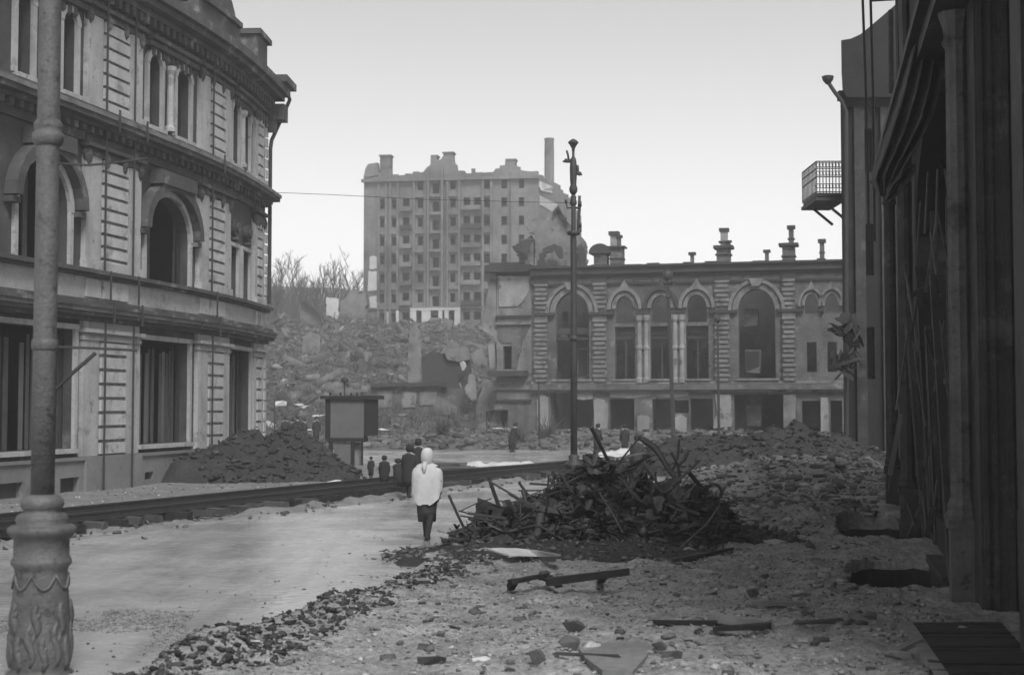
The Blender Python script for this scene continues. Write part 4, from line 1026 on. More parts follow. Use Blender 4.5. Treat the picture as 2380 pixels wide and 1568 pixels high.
# stay wires over the near roof
for x0, x1, lb in ((2003, 2020, 'dark cable dropping past the far dark block, nearer the open sky'), (2022, 2034, 'dark cable dropping past the far dark block, nearer the shopfront')):
    b = MB(); b.tube([W(x0, -60, 36), W((x0+x1)/2+1, 200, 36), W(x1, 560, 36)], .035, 6); tag(b.build('hanging_cable', M['iron']), lb, 'cable')
# timber hatch and kerb board in the near corner
HT = thing('plank_hatch', 'low dark plank platform on the pavement at the foot of the charred shopfront', 'platform', G(2250, 1500))
pz = .10
a0, a1 = G(2122, 1447, .12), G(2172, 1568, .12)
y = a1.y-1.6; i = 0
while y < a0.y:
    t = (y-a1.y)/(a0.y-a1.y); x0 = a1.x+(a0.x-a1.x)*t; wd = random.uniform(.13, .17)
    p = MB(); p.box(x0, 1.9+.21*y+.35, y, y+wd, .05+random.uniform(-.006, .006), .13+random.uniform(-.01, .01), 3, .004); p.build('plank', M['dkfac'], HT); y += wd+.012
e = MB(); e.beam((a1.x-.09-.12, a1.y-1.6, .07), (a0.x-.09, a0.y, .09), .14, .12); e.build('edge_board', M['wood_pale'], HT)
# window well walls: a dark lining puts the pit shade into its colour
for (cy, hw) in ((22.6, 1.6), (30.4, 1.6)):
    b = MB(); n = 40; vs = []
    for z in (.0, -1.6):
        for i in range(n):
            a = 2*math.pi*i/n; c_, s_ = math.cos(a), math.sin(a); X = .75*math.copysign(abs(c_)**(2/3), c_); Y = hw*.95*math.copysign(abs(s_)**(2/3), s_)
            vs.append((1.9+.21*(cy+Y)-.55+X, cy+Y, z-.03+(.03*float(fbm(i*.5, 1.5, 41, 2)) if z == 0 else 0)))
    b.add(vs, [(i, (i+1) % n, n+(i+1) % n, n+i) for i in range(n)]+[tuple(range(n, 2*n))]); b.build('dark_well_lining', M['dkfac'], DB)
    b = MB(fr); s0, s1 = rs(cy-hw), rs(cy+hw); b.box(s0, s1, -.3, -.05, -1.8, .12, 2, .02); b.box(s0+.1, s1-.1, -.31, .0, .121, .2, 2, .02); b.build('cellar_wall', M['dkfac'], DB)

# ---------------- near cast-iron pole ----------------
cpx = G(92, 1566)
NP = thing('tram_pole', 'big ornate cast-iron pole with leafy base close by at the roadside', 'pole', (cpx.x, cpx.y, 0))
Yn = cpx.y; mpp = Yn/3306
def nz(y): return W(0, y, Yn).z
def prof(lst): return [(r*mpp, nz(y)) for (r, y) in lst]
top = 12.5
b = MB(); cc = (0, 0)
LN = (.0, 0)
def lat(lst, n=28, name='shaft', extra=None, **kw):
    k = MB(); k.lathe([(r*mpp, nz(y)) for (r, y) in lst]+(extra or []), (cpx.x, cpx.y), n, **kw); return k.build(name, M['pole'], NP, True)
lat([(27, 1150), (26.5, 800), (26, 330)], extra=[(25*mpp, 7.5), (18*mpp, 12.5)])
lat([(27, 340), (33, 334), (36, 322), (36, 312), (30, 304), (33, 298), (33, 288), (27, 280)], name='collar')
lat([(27, 815), (30, 810), (31, 800), (30, 792), (27, 788)], name='collar')
lat([(27, 1148), (40, 1152), (47, 1160), (49, 1172), (44, 1182), (40, 1188), (54, 1194), (60, 1206), (56, 1216), (70, 1220), (77, 1226), (77, 1234), (70, 1244), (62, 1252), (62, 1290), (67, 1300), (68, 1308), (60, 1318), (58, 1330), (62, 1380), (66, 1440), (69, 1500), (67, 1545), (63, 1555), (76, 1562), (80, 1580)], name='pedestal', n=36)
random.seed(5)
def surf(a, y, r_): return Vector((cpx.x+r_*mpp*math.cos(a), cpx.y+r_*mpp*math.sin(a), nz(y)))
for k in range(7):        # garlands and leaves
    a0_ = k*2*math.pi/7+.2; b = MB()
    b.tube([surf(a0_+(i/8)*.9, 1330+34*math.sin(math.pi*i/8), 60+2*math.sin(math.pi*i/8)) for i in range(9)], [2.6*mpp*(1+.6*math.sin(math.pi*i/8)) for i in range(9)], 6); b.build('garland', M['pole'], NP, True)
    for j, (y0, y1, wd) in enumerate(((1540, 1440, .32), (1548, 1470, .22), (1470, 1395, .2))):
        aa = a0_+(.45 if j == 1 else 0)+(.2 if j == 2 else 0); b = MB()
        b.tube([surf(aa+wd*math.sin(i*1.1)*.35, y0+(y1-y0)*i/6, 63+2*math.sin(math.pi*i/6)) for i in range(7)], [mpp*(4+6*math.sin(math.pi*(i+.6)/7)) for i in range(7)], 7)
        for s_ in (-1, 1):
            b.tube([surf(aa+s_*wd*.55*(i/5), y0+(y1-y0)*(.2+i/7)-10*math.sin(i), 64+2*math.sin(math.pi*i/5)) for i in range(6)], [mpp*(2+4*math.sin(math.pi*(i+.5)/6)) for i in range(6)], 6)
        b.build('acanthus_leaf', M['pole'], NP, True)['kind'] = 'stuff'
def arm(name, pts, r=.022):
    b = MB(); b.tube([W(x, y, Yn-(.0 if i == 0 else .0)) for i, (x, y) in enumerate(pts)], r, 6); b.build(name, M['iron'], NP)
arm('sign_bracket', [(100, 806), (200, 808), (318, 814)], .014); arm('bracket_brace', [(128, 905), (170, 865), (222, 820)], .02)
arm('upper_bracket', [(100, 378), (205, 384), (270, 378), (345, 368)], .012)

# ---------------- middle lamppost ----------------
Yl = 57.0; lm = Yl/3306; lb_ = W(1333, 1108, Yl)
LP = thing('ornate_lamppost', 'tall dark pole with crown ball and insulator arms beside the scrap heap', 'lamppost', (lb_.x, Yl, 0))
def z8(x, y): return (1250+x/3.92)/1.0084, (300+y/3.92)/1.0084
def lz(y): return W(0, y, Yl).z
def llat(lst, name, n=14, cx=1333):
    k = MB(); k.lathe([(r*lm, lz(y)) for (r, y) in lst], (W(cx, 600, Yl).x, Yl), n); return k.build(name, M['iron'], LP, True)
llat([(8, 1070), (7.5, 790), (7.2, 560), (5.5, 540), (5, 455), (3.2, 450), (3, 350)], 'shaft')
llat([(3, 352), (4, 345), (9, 336), (13, 332), (9, 327), (2, 323)], 'finial')
llat([(5, 452), (9, 446), (10, 438), (7, 430), (8, 415), (8.5, 390), (7, 372), (4, 365)], 'sleeve')
llat([(5, 478), (8, 475), (8, 468), (6, 462), (7.5, 458), (5, 455)], 'sleeve')
llat([(8, 793), (10.5, 790), (10.5, 783), (8, 780)], 'collar'); llat([(7, 548), (15, 545), (15, 538), (6, 536)], 'bracket_plate')
llat([(20, 1125), (19, 1095), (17, 1088), (22, 1084), (23, 1078), (15, 1072), (12, 1068), (13, 1060), (8, 1055)], 'pedestal')
for pts, r in (([(1331, 372), (1322, 376), (1313, 374), (1308, 376)], 2.2), ([(1322, 376), (1320, 360), (1317, 350)], 2.6), ([(1326, 374), (1318, 374), (1312, 373)], 5), ([(1335, 405), (1344, 404), (1353, 406)], 2.5), ([(1343, 404), (1343, 393), (1342, 384)], 3), ([(1338, 402), (1345, 403), (1350, 405)], 5),
               ([(1333, 482), (1318, 484), (1316, 468)], 2), ([(1333, 482), (1348, 484), (1349, 468)], 3.4), ([(1316, 472), (1315, 464)], 3.2), ([(1348, 480), (1347, 468)], 4.4), ([(1345, 540), (1350, 538), (1349, 520)], 2.4), ([(1349, 528), (1348, 518)], 3.6)):
    b = MB(); b.tube([W(x, y, Yl) for x, y in pts], r*lm, 7); b.build('insulator_arm', M['iron'], LP, True)
def pole(name, label, cat, x0, y0, x1, y1, Y, r, lumps=(), m=None):
    a, c = W(x0, y0, Y), W(x1, y1, Y); c.z = min(c.z, .1); t = thing(name, label, cat, c)
    b = MB(); b.tube([c, a.lerp(c, .5), a], [r, r*.85, r*.65], 8); b.build('shaft', m or M['iron'], t)
    for (dx, y, rr, hh) in lumps:
        b = MB(); p = W(x0+dx, y, Y); b.lathe([(rr*.4, p.z-hh), (rr, p.z-hh*.5), (rr, p.z+hh*.4), (rr*.4, p.z+hh)], (p.x, p.y), 8); b.build('insulator', m or M['iron'], t, True)
    return t
pole('street_pole', 'slim dark pole with bulky lamp head before the three ogee windows', 'pole', 1552, 628, 1566, 1004, 88, .14, ((0, 640, .3, .35), (3, 655, .2, .2), (1, 690, .16, .12)))
pole('street_pole', 'short thin pole with white insulator before the right pier of the brick ruin', 'pole', 1668, 740, 1671, 1002, 92, .09, ((0, 742, .2, .22),))
pole('street_pole', 'bare thin post standing below the quoined left pier of the brick ruin', 'pole', 1252, 888, 1254, 1030, 98, .08)
pole('street_pole', 'bare stake standing on the verge beside the far corner of the ornate building', 'pole', 638, 925, 638, 1012, 96, .07)
for pts, lb, r in (([(600, 446), (760, 452), (1000, 464), (1330, 472)], 'thin overhead wire from the corner building to the ornate lamppost', .012),):
    b = MB(); q = [W(x, y, Y) for (x, y), Y in zip(pts, (63, 61, 59, 57))]; b.tube(q, r, 5); tag(b.build('overhead_wire', M['iron']), lb, 'wire')

# ---------------- raised booth ----------------
Yk = 63.0
KB = thing('raised_booth', 'boxy raised plywood booth with open black door standing on posts', 'booth', (W(800, 944, Yk).x, Yk, 0))
def kb(name, m, x0, x1, y0, y1, da, db, par=None, jit=0, Y=Yk):
    b = MB(); b.box(W(x0, 944, Y).x, W(x1, 944, Y).x, Y+da, Y+db, W(0, y1, Y).z, W(0, y0, Y).z, 2, jit); return b.build(name, m, par or KB)
body = kb('front_panel', M['panel'], 768, 846, 927, 1017, 0, .06)
kb('side_wall', M['dkfac'], 756, 767, 927, 1022, 0, 1.5); kb('rear_wall', M['panel'], 767, 846, 927, 1020, 1.44, 1.5)
kb('door', M['dkfac'], 847, 879, 928, 1012, -.02, .05)
kb('roof', M['dkfac'], 745, 885, 919, 927, -.15, 1.65, None, .012); kb('floor_beam', M['dkfac'], 760, 848, 1017, 1027, -.02, 1.5)
kb('lower_panel', M['panel'], 777, 816, 1028, 1080, .05, .1); kb('lower_panel', M['wood_pale'], 823, 838, 1028, 1084, .3, .36)
for x0, x1 in ((764, 774), (816, 824), (840, 844)): kb('post', M['dkfac'], x0, x1, 1027, 1090, 0, .12)
for x in (763, 787, 812, 826): kb('roof_hook', M['dkfac'], x, x+4, 912, 919, .3, .4)
pole('signal_post', 'little dark post with a flared cap peeping over the raised booth', 'post', 801, 874, 801, 920, 72, .05, ((0, 882, .2, .14),))
random.seed(77); RNG = np.random.default_rng(77)
def zr_at(x, y): return float(z_rubble(np.array([x]), np.array([y]))[0])
# ---------------- tram track raised on sleepers ----------------
TP = [(-16.5, 17.5), (-12.6, 25.6), (-9.9, 31.4), (-7.2, 37.8), (-4.1, 45.0), (-1.5, 51.0), (1.6, 57.6), (5.5, 65.5)]
tp = np.array(TP); ts = np.concatenate([[0], np.cumsum(np.linalg.norm(np.diff(tp, axis=0), axis=1))])
sd_ = np.linspace(0, ts[-1], 60); tx_ = np.interp(sd_, ts, tp[:, 0]); ty_ = np.interp(sd_, ts, tp[:, 1])
for _ in range(4): tx_[1:-1] = .25*tx_[:-2]+.5*tx_[1:-1]+.25*tx_[2:]; ty_[1:-1] = .25*ty_[:-2]+.5*ty_[1:-1]+.25*ty_[2:]
def ftr(s, d, z):
    x = np.interp(s, sd_, tx_); y = np.interp(s, sd_, ty_); e = .2
    ax = np.interp(s+e, sd_, tx_)-np.interp(s-e, sd_, tx_); ay = np.interp(s+e, sd_, ty_)-np.interp(s-e, sd_, ty_); n = math.hypot(ax, ay) or 1
    return (x+ay/n*d, y-ax/n*d, z)
TT = thing('tram_track', 'raised tram track on loose sleepers curving along the icy road', 'tram track', ftr(20, 0, 0))
for d in (-.76, .76):
    b = MB(ftr); b.box(2, ts[-1]-.3, d-.035, d+.035, .36, .40, 60); b.box(2, ts[-1]-.3, d-.014, d+.014, .245, .36, 60); b.box(2, ts[-1]-.3, d-.07, d+.07, .22, .245, 60); b.build('rail', M['iron'], TT)
s = 2.2
while s < ts[-1]-.6:
    b = MB(ftr); k = random.uniform(-.18, .18); b.box(s+random.uniform(-.05, .05), s+.25, -1.3+k, 1.35+k, .06, .219, 2, .02); b.build('sleeper', M['dkfac'] if random.random() < .6 else M['board'], TT); s += random.uniform(.62, .95)
# ballast and slush banks along it
n = 4200; s_ = RNG.uniform(1, ts[-1]-1, n); d_ = RNG.normal(0, .9, n)*1.0
P = np.array([ftr(a, c, 0) for a, c in zip(s_, d_)]); P[:, 2] = .03+.10*np.exp(-(d_/1.0)**2)
scatter('track_ballast', P, RNG.uniform(.03, .13, n), M['stone_dark'])['kind'] = 'stuff'
def bank(name, pts, wd, h, m, sd):
    """low irregular ridge along a line on the ground"""
    p = np.array(pts); L_ = np.concatenate([[0], np.cumsum(np.linalg.norm(np.diff(p, axis=0), axis=1))]); n = max(8, int(L_[-1]/.18)); k = 12; vs = []
    for i in range(n+1):
        t = L_[-1]*i/n; x, y = np.interp(t, L_, p[:, 0]), np.interp(t, L_, p[:, 1]); e = .3
        ax = np.interp(min(t+e, L_[-1]), L_, p[:, 0])-np.interp(max(t-e, 0), L_, p[:, 0]); ay = np.interp(min(t+e, L_[-1]), L_, p[:, 1])-np.interp(max(t-e, 0), L_, p[:, 1]); q = math.hypot(ax, ay)
        for j in range(k+1):
            u = j/k*2-1; ww = wd*(.6+.8*float(vnoise(t*.9, 7, sd))); o = u*ww+.25*float(fbm(t*.6, 1, sd+1, 3))
            z = h*(1-u*u)*max(-.3, (.30 if m == M['snow'] else .95 if m == M['mud'] else .65)+1.9*float(fbm(t*1.3, u*1.9, sd+2, 4)))*min(1, i/3, (n-i)/3)-.04
            vs.append((x+ay/q*o, y-ax/q*o, z+.02))
    fs = [(i*(k+1)+j, i*(k+1)+j+1, (i+1)*(k+1)+j+1, (i+1)*(k+1)+j) for i in range(n) for j in range(k)]
    return kind(tri_mesh(name, vs, fs, m, True), 'stuff')
def gl(*px): return [tuple(G(x, y)[:2]) for x, y in px]
bank('slush_bank', [ftr(s, 1.55, 0)[:2] for s in np.linspace(3, 38, 12)], .5, .12, M['walk'], 501)
bank('snow_patch', gl((150, 1208), (230, 1196), (320, 1188)), .35, .13, M['snow'], 502)
bank('snow_patch', gl((1100, 1084), (1180, 1078), (1250, 1080)), 1.1, .18, M['snow'], 504)
bank('snow_patch', gl((700, 1140), (760, 1133), (820, 1128)), .5, .22, M['snow'], 505)
bank('snow_patch', gl((1390, 1064), (1470, 1056), (1530, 1050)), 1.1, .3, M['snow'], 506)
# ---------------- lumber ----------------
c = G(1085, 1116)
LS_ = thing('lumber_stack', 'flat dark stack of long boards lying beyond the raised tram track', 'lumber stack', c)
for k in range(7):
    for j in range(5 if k < 5 else 4):
        b = MB(); y = c.y+.2+j*.32+random.uniform(-.04, .04); z = .02+k*.085
        x0 = -3.6+random.uniform(-.2, .2)+k*.03; x1 = c.x+.55+random.uniform(-.25, .2)-(k*.12 if k > 3 else 0)
        b.box(x0, x1, y, y+.27, z, z+.07, 1, .008); b.build('board', M['board'] if random.random() < .7 else M['panel'], LS_)
BS_ = thing('beam_stack', 'long low stack of dark beams reaching behind the base of the ornate lamppost', 'beam stack', G(1190, 1118))
for k in range(11):
    lay = k//4; a = G(1035+random.uniform(-10, 15), 1128-lay*3); c2 = G(1318, 1098)
    a.z = .06+.15*lay; c2.z = .06+.15*lay; off = Vector((0, (k % 4)*.42, 0))
    b = MB(); b.beam(a+off, c2+off+Vector((random.uniform(-.4, .4), 0, 0)), .26, .14, jit=.01); b.build('beam', M['board'] if random.random() < .5 else M['dkfac'], BS_)
# ---------------- scrap heap in the middle ----------------
hc = G(1400, 1255); hx, hy = 1.68, 28.6
SH, shz = mound('scrap_heap', 'big black heap of burnt scrap and twisted iron at the road edge', 'scrap heap', hx, hy, 2.85, 2.6, 1.36, .12, M['mud'], 611, 2600, M['scrap'], .05, .22, power=.75, rough=.5, seg=.12)
n = 2600      # tangled scrap: rods and shards joined
V = []; T = []
for i in range(n):
    a = random.uniform(0, 6.283); r = math.sqrt(random.random())*1.02; x = hx+r*2.8*math.cos(a); y = hy+r*2.4*math.sin(a); z = max(.03, shz(x, y))+random.uniform(-.03, .16)
    L_ = random.uniform(.12, .75); d = Vector((random.gauss(0, 1), random.gauss(0, .7), random.gauss(0, .42))).normalized()*L_/2; w_ = random.uniform(.008, .028)
    u = Vector((-d.y, d.x, 0)); u = (u.normalized() if u.length > 1e-4 else Vector((1, 0, 0)))*w_*random.choice((1, 1, 3.5)); v_ = Vector((0, 0, w_)); p = Vector((x, y, z))
    k = len(V); V += [p-d-u, p-d+v_, p-d+u, p+d-u, p+d+v_, p+d+u]; T += [(k, k+1, k+4), (k, k+4, k+3), (k+1, k+2, k+5), (k+1, k+5, k+4), (k+2, k, k+3), (k+2, k+3, k+5)]
o = tri_mesh('scrap_litter', [tuple(v) for v in V], T, M['scrap']); o['kind'] = 'stuff'; o.parent = SH; o.location = -OFF[SH.name]
def hz(x, y): return max(0.0, shz(x, y))
GR = 'bars and laths tangled in the scrap heap'
for i in range(64):
    a = random.uniform(0, 6.283); r = math.sqrt(random.random())*.9; x = hx+r*2.65*math.cos(a); y = hy+r*2.2*math.sin(a); z = hz(x, y)
    L_ = random.uniform(.7, 2.0); d = Vector((random.gauss(0, 1), random.gauss(0, .6), random.gauss(.05, .28))).normalized()*L_/2
    p = Vector((x, y, z+abs(d.z)*.8+.04)); b = MB()
    if random.random() < .5: b.tube([p-d, p+Vector((random.uniform(-.05, .05), 0, random.uniform(-.05, .05))), p+d], random.uniform(.012, .028), 6)
    else: b.beam(p-d, p+d, random.uniform(.03, .09), random.uniform(.02, .05), jit=.01)
    light = random.random() < .22
    tag(b.build('scrap_lath' if light else 'scrap_bar', M['board'] if light else M['iron']), 'grey lath lying tangled among black scrap of the central heap' if light else 'rusty black bar tangled in the central scrap heap', 'lath' if light else 'bar', GR)
def hbar(pts, r, label, cat='bar', nm='iron_bar', m='iron', Y=None, flat=None):
    q = [W(x, y, yy) for (x, y, yy) in pts]; b = MB()
    if flat: 
        for a, c_ in zip(q[:-1], q[1:]): b.beam(a, c_, flat[0], flat[1])
    else: b.tube(q, r, 7)
    return tag(b.build(nm, M[m]), label, cat, None)
fr_ = thing('bent_frame', 'leaning iron frame with wire braces standing left of the scrap heap', 'iron frame', G(1095, 1254))
def fpart(pts, r, nm):
    b = MB(); b.tube([W(*p) for p in pts], r, 7); b.build(nm, M['iron'], fr_)
fpart([(1043, 1150, 28.2), (1068, 1205, 28.3), (1097, 1262, 28.5)], .028, 'post'); fpart([(1135, 1106, 28.8), (1150, 1150, 28.9), (1172, 1212, 29.0)], .04, 'post')
fpart([(1068, 1188, 28.3), (1105, 1170, 28.5), (1142, 1158, 28.8)], .012, 'brace'); fpart([(1066, 1186, 28.3), (1100, 1196, 28.6), (1158, 1199, 29)], .014, 'brace'); fpart([(1155, 1162, 28.9), (1180, 1166, 29), (1215, 1166, 29.1)], .012, 'brace')
hbar([(1215, 1140, 29.2), (1226, 1180, 29.1), (1243, 1232, 28.9)], .045, 'thick iron bar standing upright right of the wire-braced frame')
hbar([(1292, 1100, 29.6), (1308, 1128, 29.4), (1325, 1160, 29.3)], .075, 'stubby black stump rising from the top of the scrap heap below the lamppost')
hbar([(1390, 1160, 28.2), (1400, 1200, 27.9), (1412, 1262, 27.4)], .05, 'black bar standing in the middle of the scrap heap face')
hbar([(1425, 1226, 26.9), (1490, 1178, 27.4), (1545, 1140, 28)], 0, 'long pale lath slanting up the face of the scrap heap', 'lath', 'pale_lath', 'panel', flat=(.045, .02))
hbar([(1370, 1185, 27.9), (1425, 1228, 27.2)], 0, 'short grey lath crossing the scrap heap face below the lamppost', 'lath', 'pale_lath', 'board', flat=(.04, .02))
hbar([(1395, 1155, 28.6), (1455, 1195, 28.2)], 0, 'grey lath falling to the right across the upper heap', 'lath', 'pale_lath', 'board', flat=(.035, .02))
hbar([(1578, 1275, 26.0), (1645, 1215, 26.6), (1672, 1175, 27)], 0, 'lath slanting over the dark right flank of the scrap heap', 'lath', 'pale_lath', 'board', flat=(.04, .02))
b = MB(); q = [W(1482, 1014, 30), W(1502, 1026, 29.9), W(1524, 1042, 29.8), W(1540, 1066, 29.7), W(1556, 1094, 29.6), W(1580, 1120, 29.4)]; b.tube(q, [.035, .075, .08, .065, .055, .05], 8); tag(b.build('twisted_girder', M['scrap']), 'thick bent black girder jutting up over the scrap heap', 'girder')
for pts, lb in ((([(1376, 1100, 31), (1398, 1076, 31), (1418, 1062, 31)]), 'first arm of the crossed black sticks above the heap'), (([(1394, 1066, 31.1), (1420, 1085, 31), (1470, 1110, 30.8)]), 'lower arm of the crossed black sticks above the heap')):
    hbar(pts, .03, lb, 'stick', 'crossed_stick', 'scrap')
hbar([(1395, 1068, 31.5), (1440, 1063, 31.6), (1498, 1052, 31.7)], 0, 'pale plank lying level above the crossed black sticks', 'plank', 'pale_plank', 'wood_pale', flat=(.12, .03))
for i, (x, y, x2, y2, r) in enumerate(((1560, 1100, 1578, 1020, .03), (1572, 1085, 1600, 1050, .03), (1580, 1110, 1560, 1050, .035), (1590, 1100, 1622, 1070, .02))):
    hbar([(x, y, 29.8), ((x+x2)/2+6, (y+y2)/2, 29.8), (x2, y2, 29.8)], r, ('tall upright scrap prong right of the bent girder', 'hooked scrap prong second right of the bent girder', 'short crooked prong at the foot of the bent girder', 'thin prong farthest right on the heap crest')[i], 'prong', 'scrap_prong', 'scrap')
for px_, py_, r_ in ((1660, 1150, .16), (1300, 1118, .12)):
    b = MB(); p = W(px_, py_, 29); b.tube([p+Vector((r_*math.cos(a*.5), .05*a*.1, 1.4*r_*math.sin(a*.5))) for a in range(11)], .035, 7); tag(b.build('scrap_ring', M['scrap']), 'bent iron ring at the right end of the scrap heap' if px_ > 1500 else 'bent iron loop on the heap crest near the lamppost', 'ring')
# crumpled sheet iron in the heap
def crumpled(name, p, w_, h_, rot, m, label, sd, amp=.14):
    n = 9; vs = []; R_ = Matrix.Rotation(rot[2], 3, 'Z') @ Matrix.Rotation(rot[0], 3, 'X')
    for j in range(n+1):
        for i in range(n+1):
            u, v = i/n-.5, j/n-.5; z = amp*float(fbm(u*3+sd, v*3, sd, 3))*2+amp*1.2*abs(u*2)**2; e = 1+.18*float(fbm(u*5, v*5, sd+3, 2))
            vs.append(Vector(p)+R_ @ Vector((u*w_*e, v*h_*e, z)))
    q = (n+1)**2; nrm = R_ @ Vector((0, 0, -.012)); b = MB()
    fs = [(j*(n+1)+i, j*(n+1)+i+1, (j+1)*(n+1)+i+1, (j+1)*(n+1)+i) for j in range(n) for i in range(n)]
    b.add(vs+[v+nrm for v in vs], fs+[tuple(k+q for k in reversed(f)) for f in fs]+[(i, i+q, i+1+q, i+1) for i in range(n)]+[(n*(n+1)+i, n*(n+1)+i+1, n*(n+1)+i+1+q, n*(n+1)+i+q) for i in range(n)]+[(j*(n+1), (j+1)*(n+1), (j+1)*(n+1)+q, j*(n+1)+q) for j in range(n)]+[(j*(n+1)+n, j*(n+1)+n+q, (j+1)*(n+1)+n+q, (j+1)*(n+1)+n) for j in range(n)])
    o = b.build(name, m, None, False); return tag(o, label, 'sheet iron', 'crumpled sheets in the scrap heap')
for i in range(26):
    a = random.uniform(0, 6.283); r = math.sqrt(random.random())*.82; x = hx+r*2.7*math.cos(a); y = hy-abs(r*2.2*math.sin(a)) if i % 3 else hy+r*2*math.sin(a); z = hz(x, y)+.1
    crumpled('crumpled_sheet', (x, y, z), random.uniform(.4, 1.3), random.uniform(.3, .8), (random.uniform(-.2, 1.2), 0, random.uniform(-1, 1)), M['scrap'] if i % 4 else M['dkfac'], 'crumpled burnt sheet iron wedged into the central scrap heap', 300+i)
# bedstead grid
bd = thing('bed_grid', 'black iron bedstead grid standing up on the left of the heap', 'bedstead', W(1250, 1200, 29.4))
def bdp(a, c_, w_=.03, nm='bar'):
    b = MB(); b.beam(W(a[0], a[1], 29.5), W(c_[0], c_[1], 29.5), w_, .03); b.build(nm, M['iron'], bd)
bdp((1205, 1140), (1298, 1138), .05, 'rail'); bdp((1232, 1158), (1290, 1156), .04, 'rail'); bdp((1240, 1156), (1240, 1210), .09, 'post'); bdp((1218, 1142), (1218, 1172), .08, 'post')
for x in (1255, 1264, 1273, 1282, 1291): bdp((x, 1140), (x, 1205), .018)
for y in (1148, 1170, 1180, 1192): bdp((1240, y), (1296, y-1), .018)
# frame lying flat at the left tip
lf = thing('ladder_frame', 'low ladder-like frame lying at the left tip of the scrap heap', 'frame', G(1060, 1268))
for (a, c_) in (((1016, 1270), (1112, 1250)), ((1022, 1284), (1110, 1262)), ((1018, 1271), (1022, 1285)), ((1050, 1264), (1053, 1277)), ((1080, 1258), (1084, 1269))):
    b = MB(); p, q = G(*a, .1), G(*c_, .12); b.beam(p, q, .06, .05); b.build('rung' if a[0]-c_[0] > -10 else 'stringer', M['dkfac'], lf)
# the bright sheet
b = MB(); vs = []; nn = 16
sp = [(1126, 1274), (1160, 1272), (1200, 1273), (1250, 1278), (1303, 1288)]; sq = [(1172, 1289), (1190, 1290), (1230, 1291), (1270, 1291), (1302, 1291)]
for i in range(nn+1):
    t = i/nn*4; k = min(3, int(t)); f_ = t-k
    for arr, z in ((sp, .30), (sq, .22)):
        x = arr[k][0]+(arr[k+1][0]-arr[k][0])*f_; y = arr[k][1]+(arr[k+1][1]-arr[k][1])*f_; p = G(x, y, z+.03*math.sin(i*.5)); vs.append(p)
n0 = len(vs); lo = [v-Vector((0, 0, .012)) for v in vs]
b.add(vs+lo, [(2*i, 2*i+2, 2*i+3, 2*i+1) for i in range(nn)]+[(n0+2*i, n0+2*i+1, n0+2*i+3, n0+2*i+2) for i in range(nn)]+[(2*i+1, 2*i+3, n0+2*i+3, n0+2*i+1) for i in range(nn)]+[(2*i, n0+2*i, n0+2*i+2, 2*i+2) for i in range(nn)])
tag(b.build('metal_sheet', M['sheet']), 'bright curved strip of bare sheet metal along the front of the scrap heap', 'metal sheet')
# dark skirt of ash and litter round the heap
def litter(name, boxes, n, m, smin, smax, zoff=0.0):
    Ps = []; Ss = []
    for (x0, y0, x1, y1, w_) in boxes:
        k = int(n*w_); px_ = RNG.uniform(x0, x1, k); py_ = RNG.uniform(y0, y1, k)
        for a, c_ in zip(px_, py_):
            g = G(a, c_); Ps.append((g.x, g.y, max(zr_at(g.x, g.y), 0)+zoff)); Ss.append(RNG.uniform(smin, smax)*RNG.uniform(.4, 1))
    return scatter(name, np.array(Ps), np.array(Ss), m)
def slick(name, cx, cy, rx, ry, h, rot, m, sd):
    t = mound(name, 'x', 'x', cx, cy, rx, ry, h, rot, m, sd, 0, seg=.12, rough=.3, power=.5)[0]; return t
g = G(1300, 1300)
mound('ash_apron', 'dark trodden ash spread in front of the scrap heap', 'ash', g.x+.1, g.y+.6, 3.5, 1.7, .28, .1, M['mud'], 621, 1500, M['stone_dark'], .03, .09, power=.5, seg=.11)
g = G(1130, 1262)
mound('ash_heap', 'low black ash heap forming the left tongue of the scrap heap', 'ash heap', g.x+.55, g.y+.2, 1.5, 1.0, .52, .35, M['mud'], 622, 900, M['scrap'], .03, .1, power=.8, seg=.08)
g = G(1560, 1268)
mound('ash_heap', 'low ash heap trailing off the right end of the scrap heap', 'ash heap', g.x+.6, g.y+.8, 2.6, 1.2, .4, .25, M['mud'], 623, 1200, M['stone_dark'], .03, .1, power=.6, seg=.1)
# broken bench beam before the heap
bb = thing('broken_beam', 'broken dark timber on short legs lying before the scrap heap', 'timber', G(1320, 1352))
for pts, w_, h_ in ((((1270, 1352, .12), (1460, 1328, .22)), .10, .10), (((1186, 1352, .10), (1272, 1336, .14)), .10, .05), (((1186, 1364, .0), (1198, 1350, .13)), .10, .08), (((1272, 1338, .13), (1300, 1362, .02)), .12, .05), (((1395, 1348, .02), (1402, 1338, .16)), .1, .08), (((1240, 1340, .12), (1290, 1352, .06)), .08, .04)):
    b = MB(); b.beam(G(*pts[0][:2], pts[0][2]+.12), G(*pts[1][:2], pts[1][2]+.12), w_, h_, jit=.012); b.build('timber', M['dkfac'], bb)
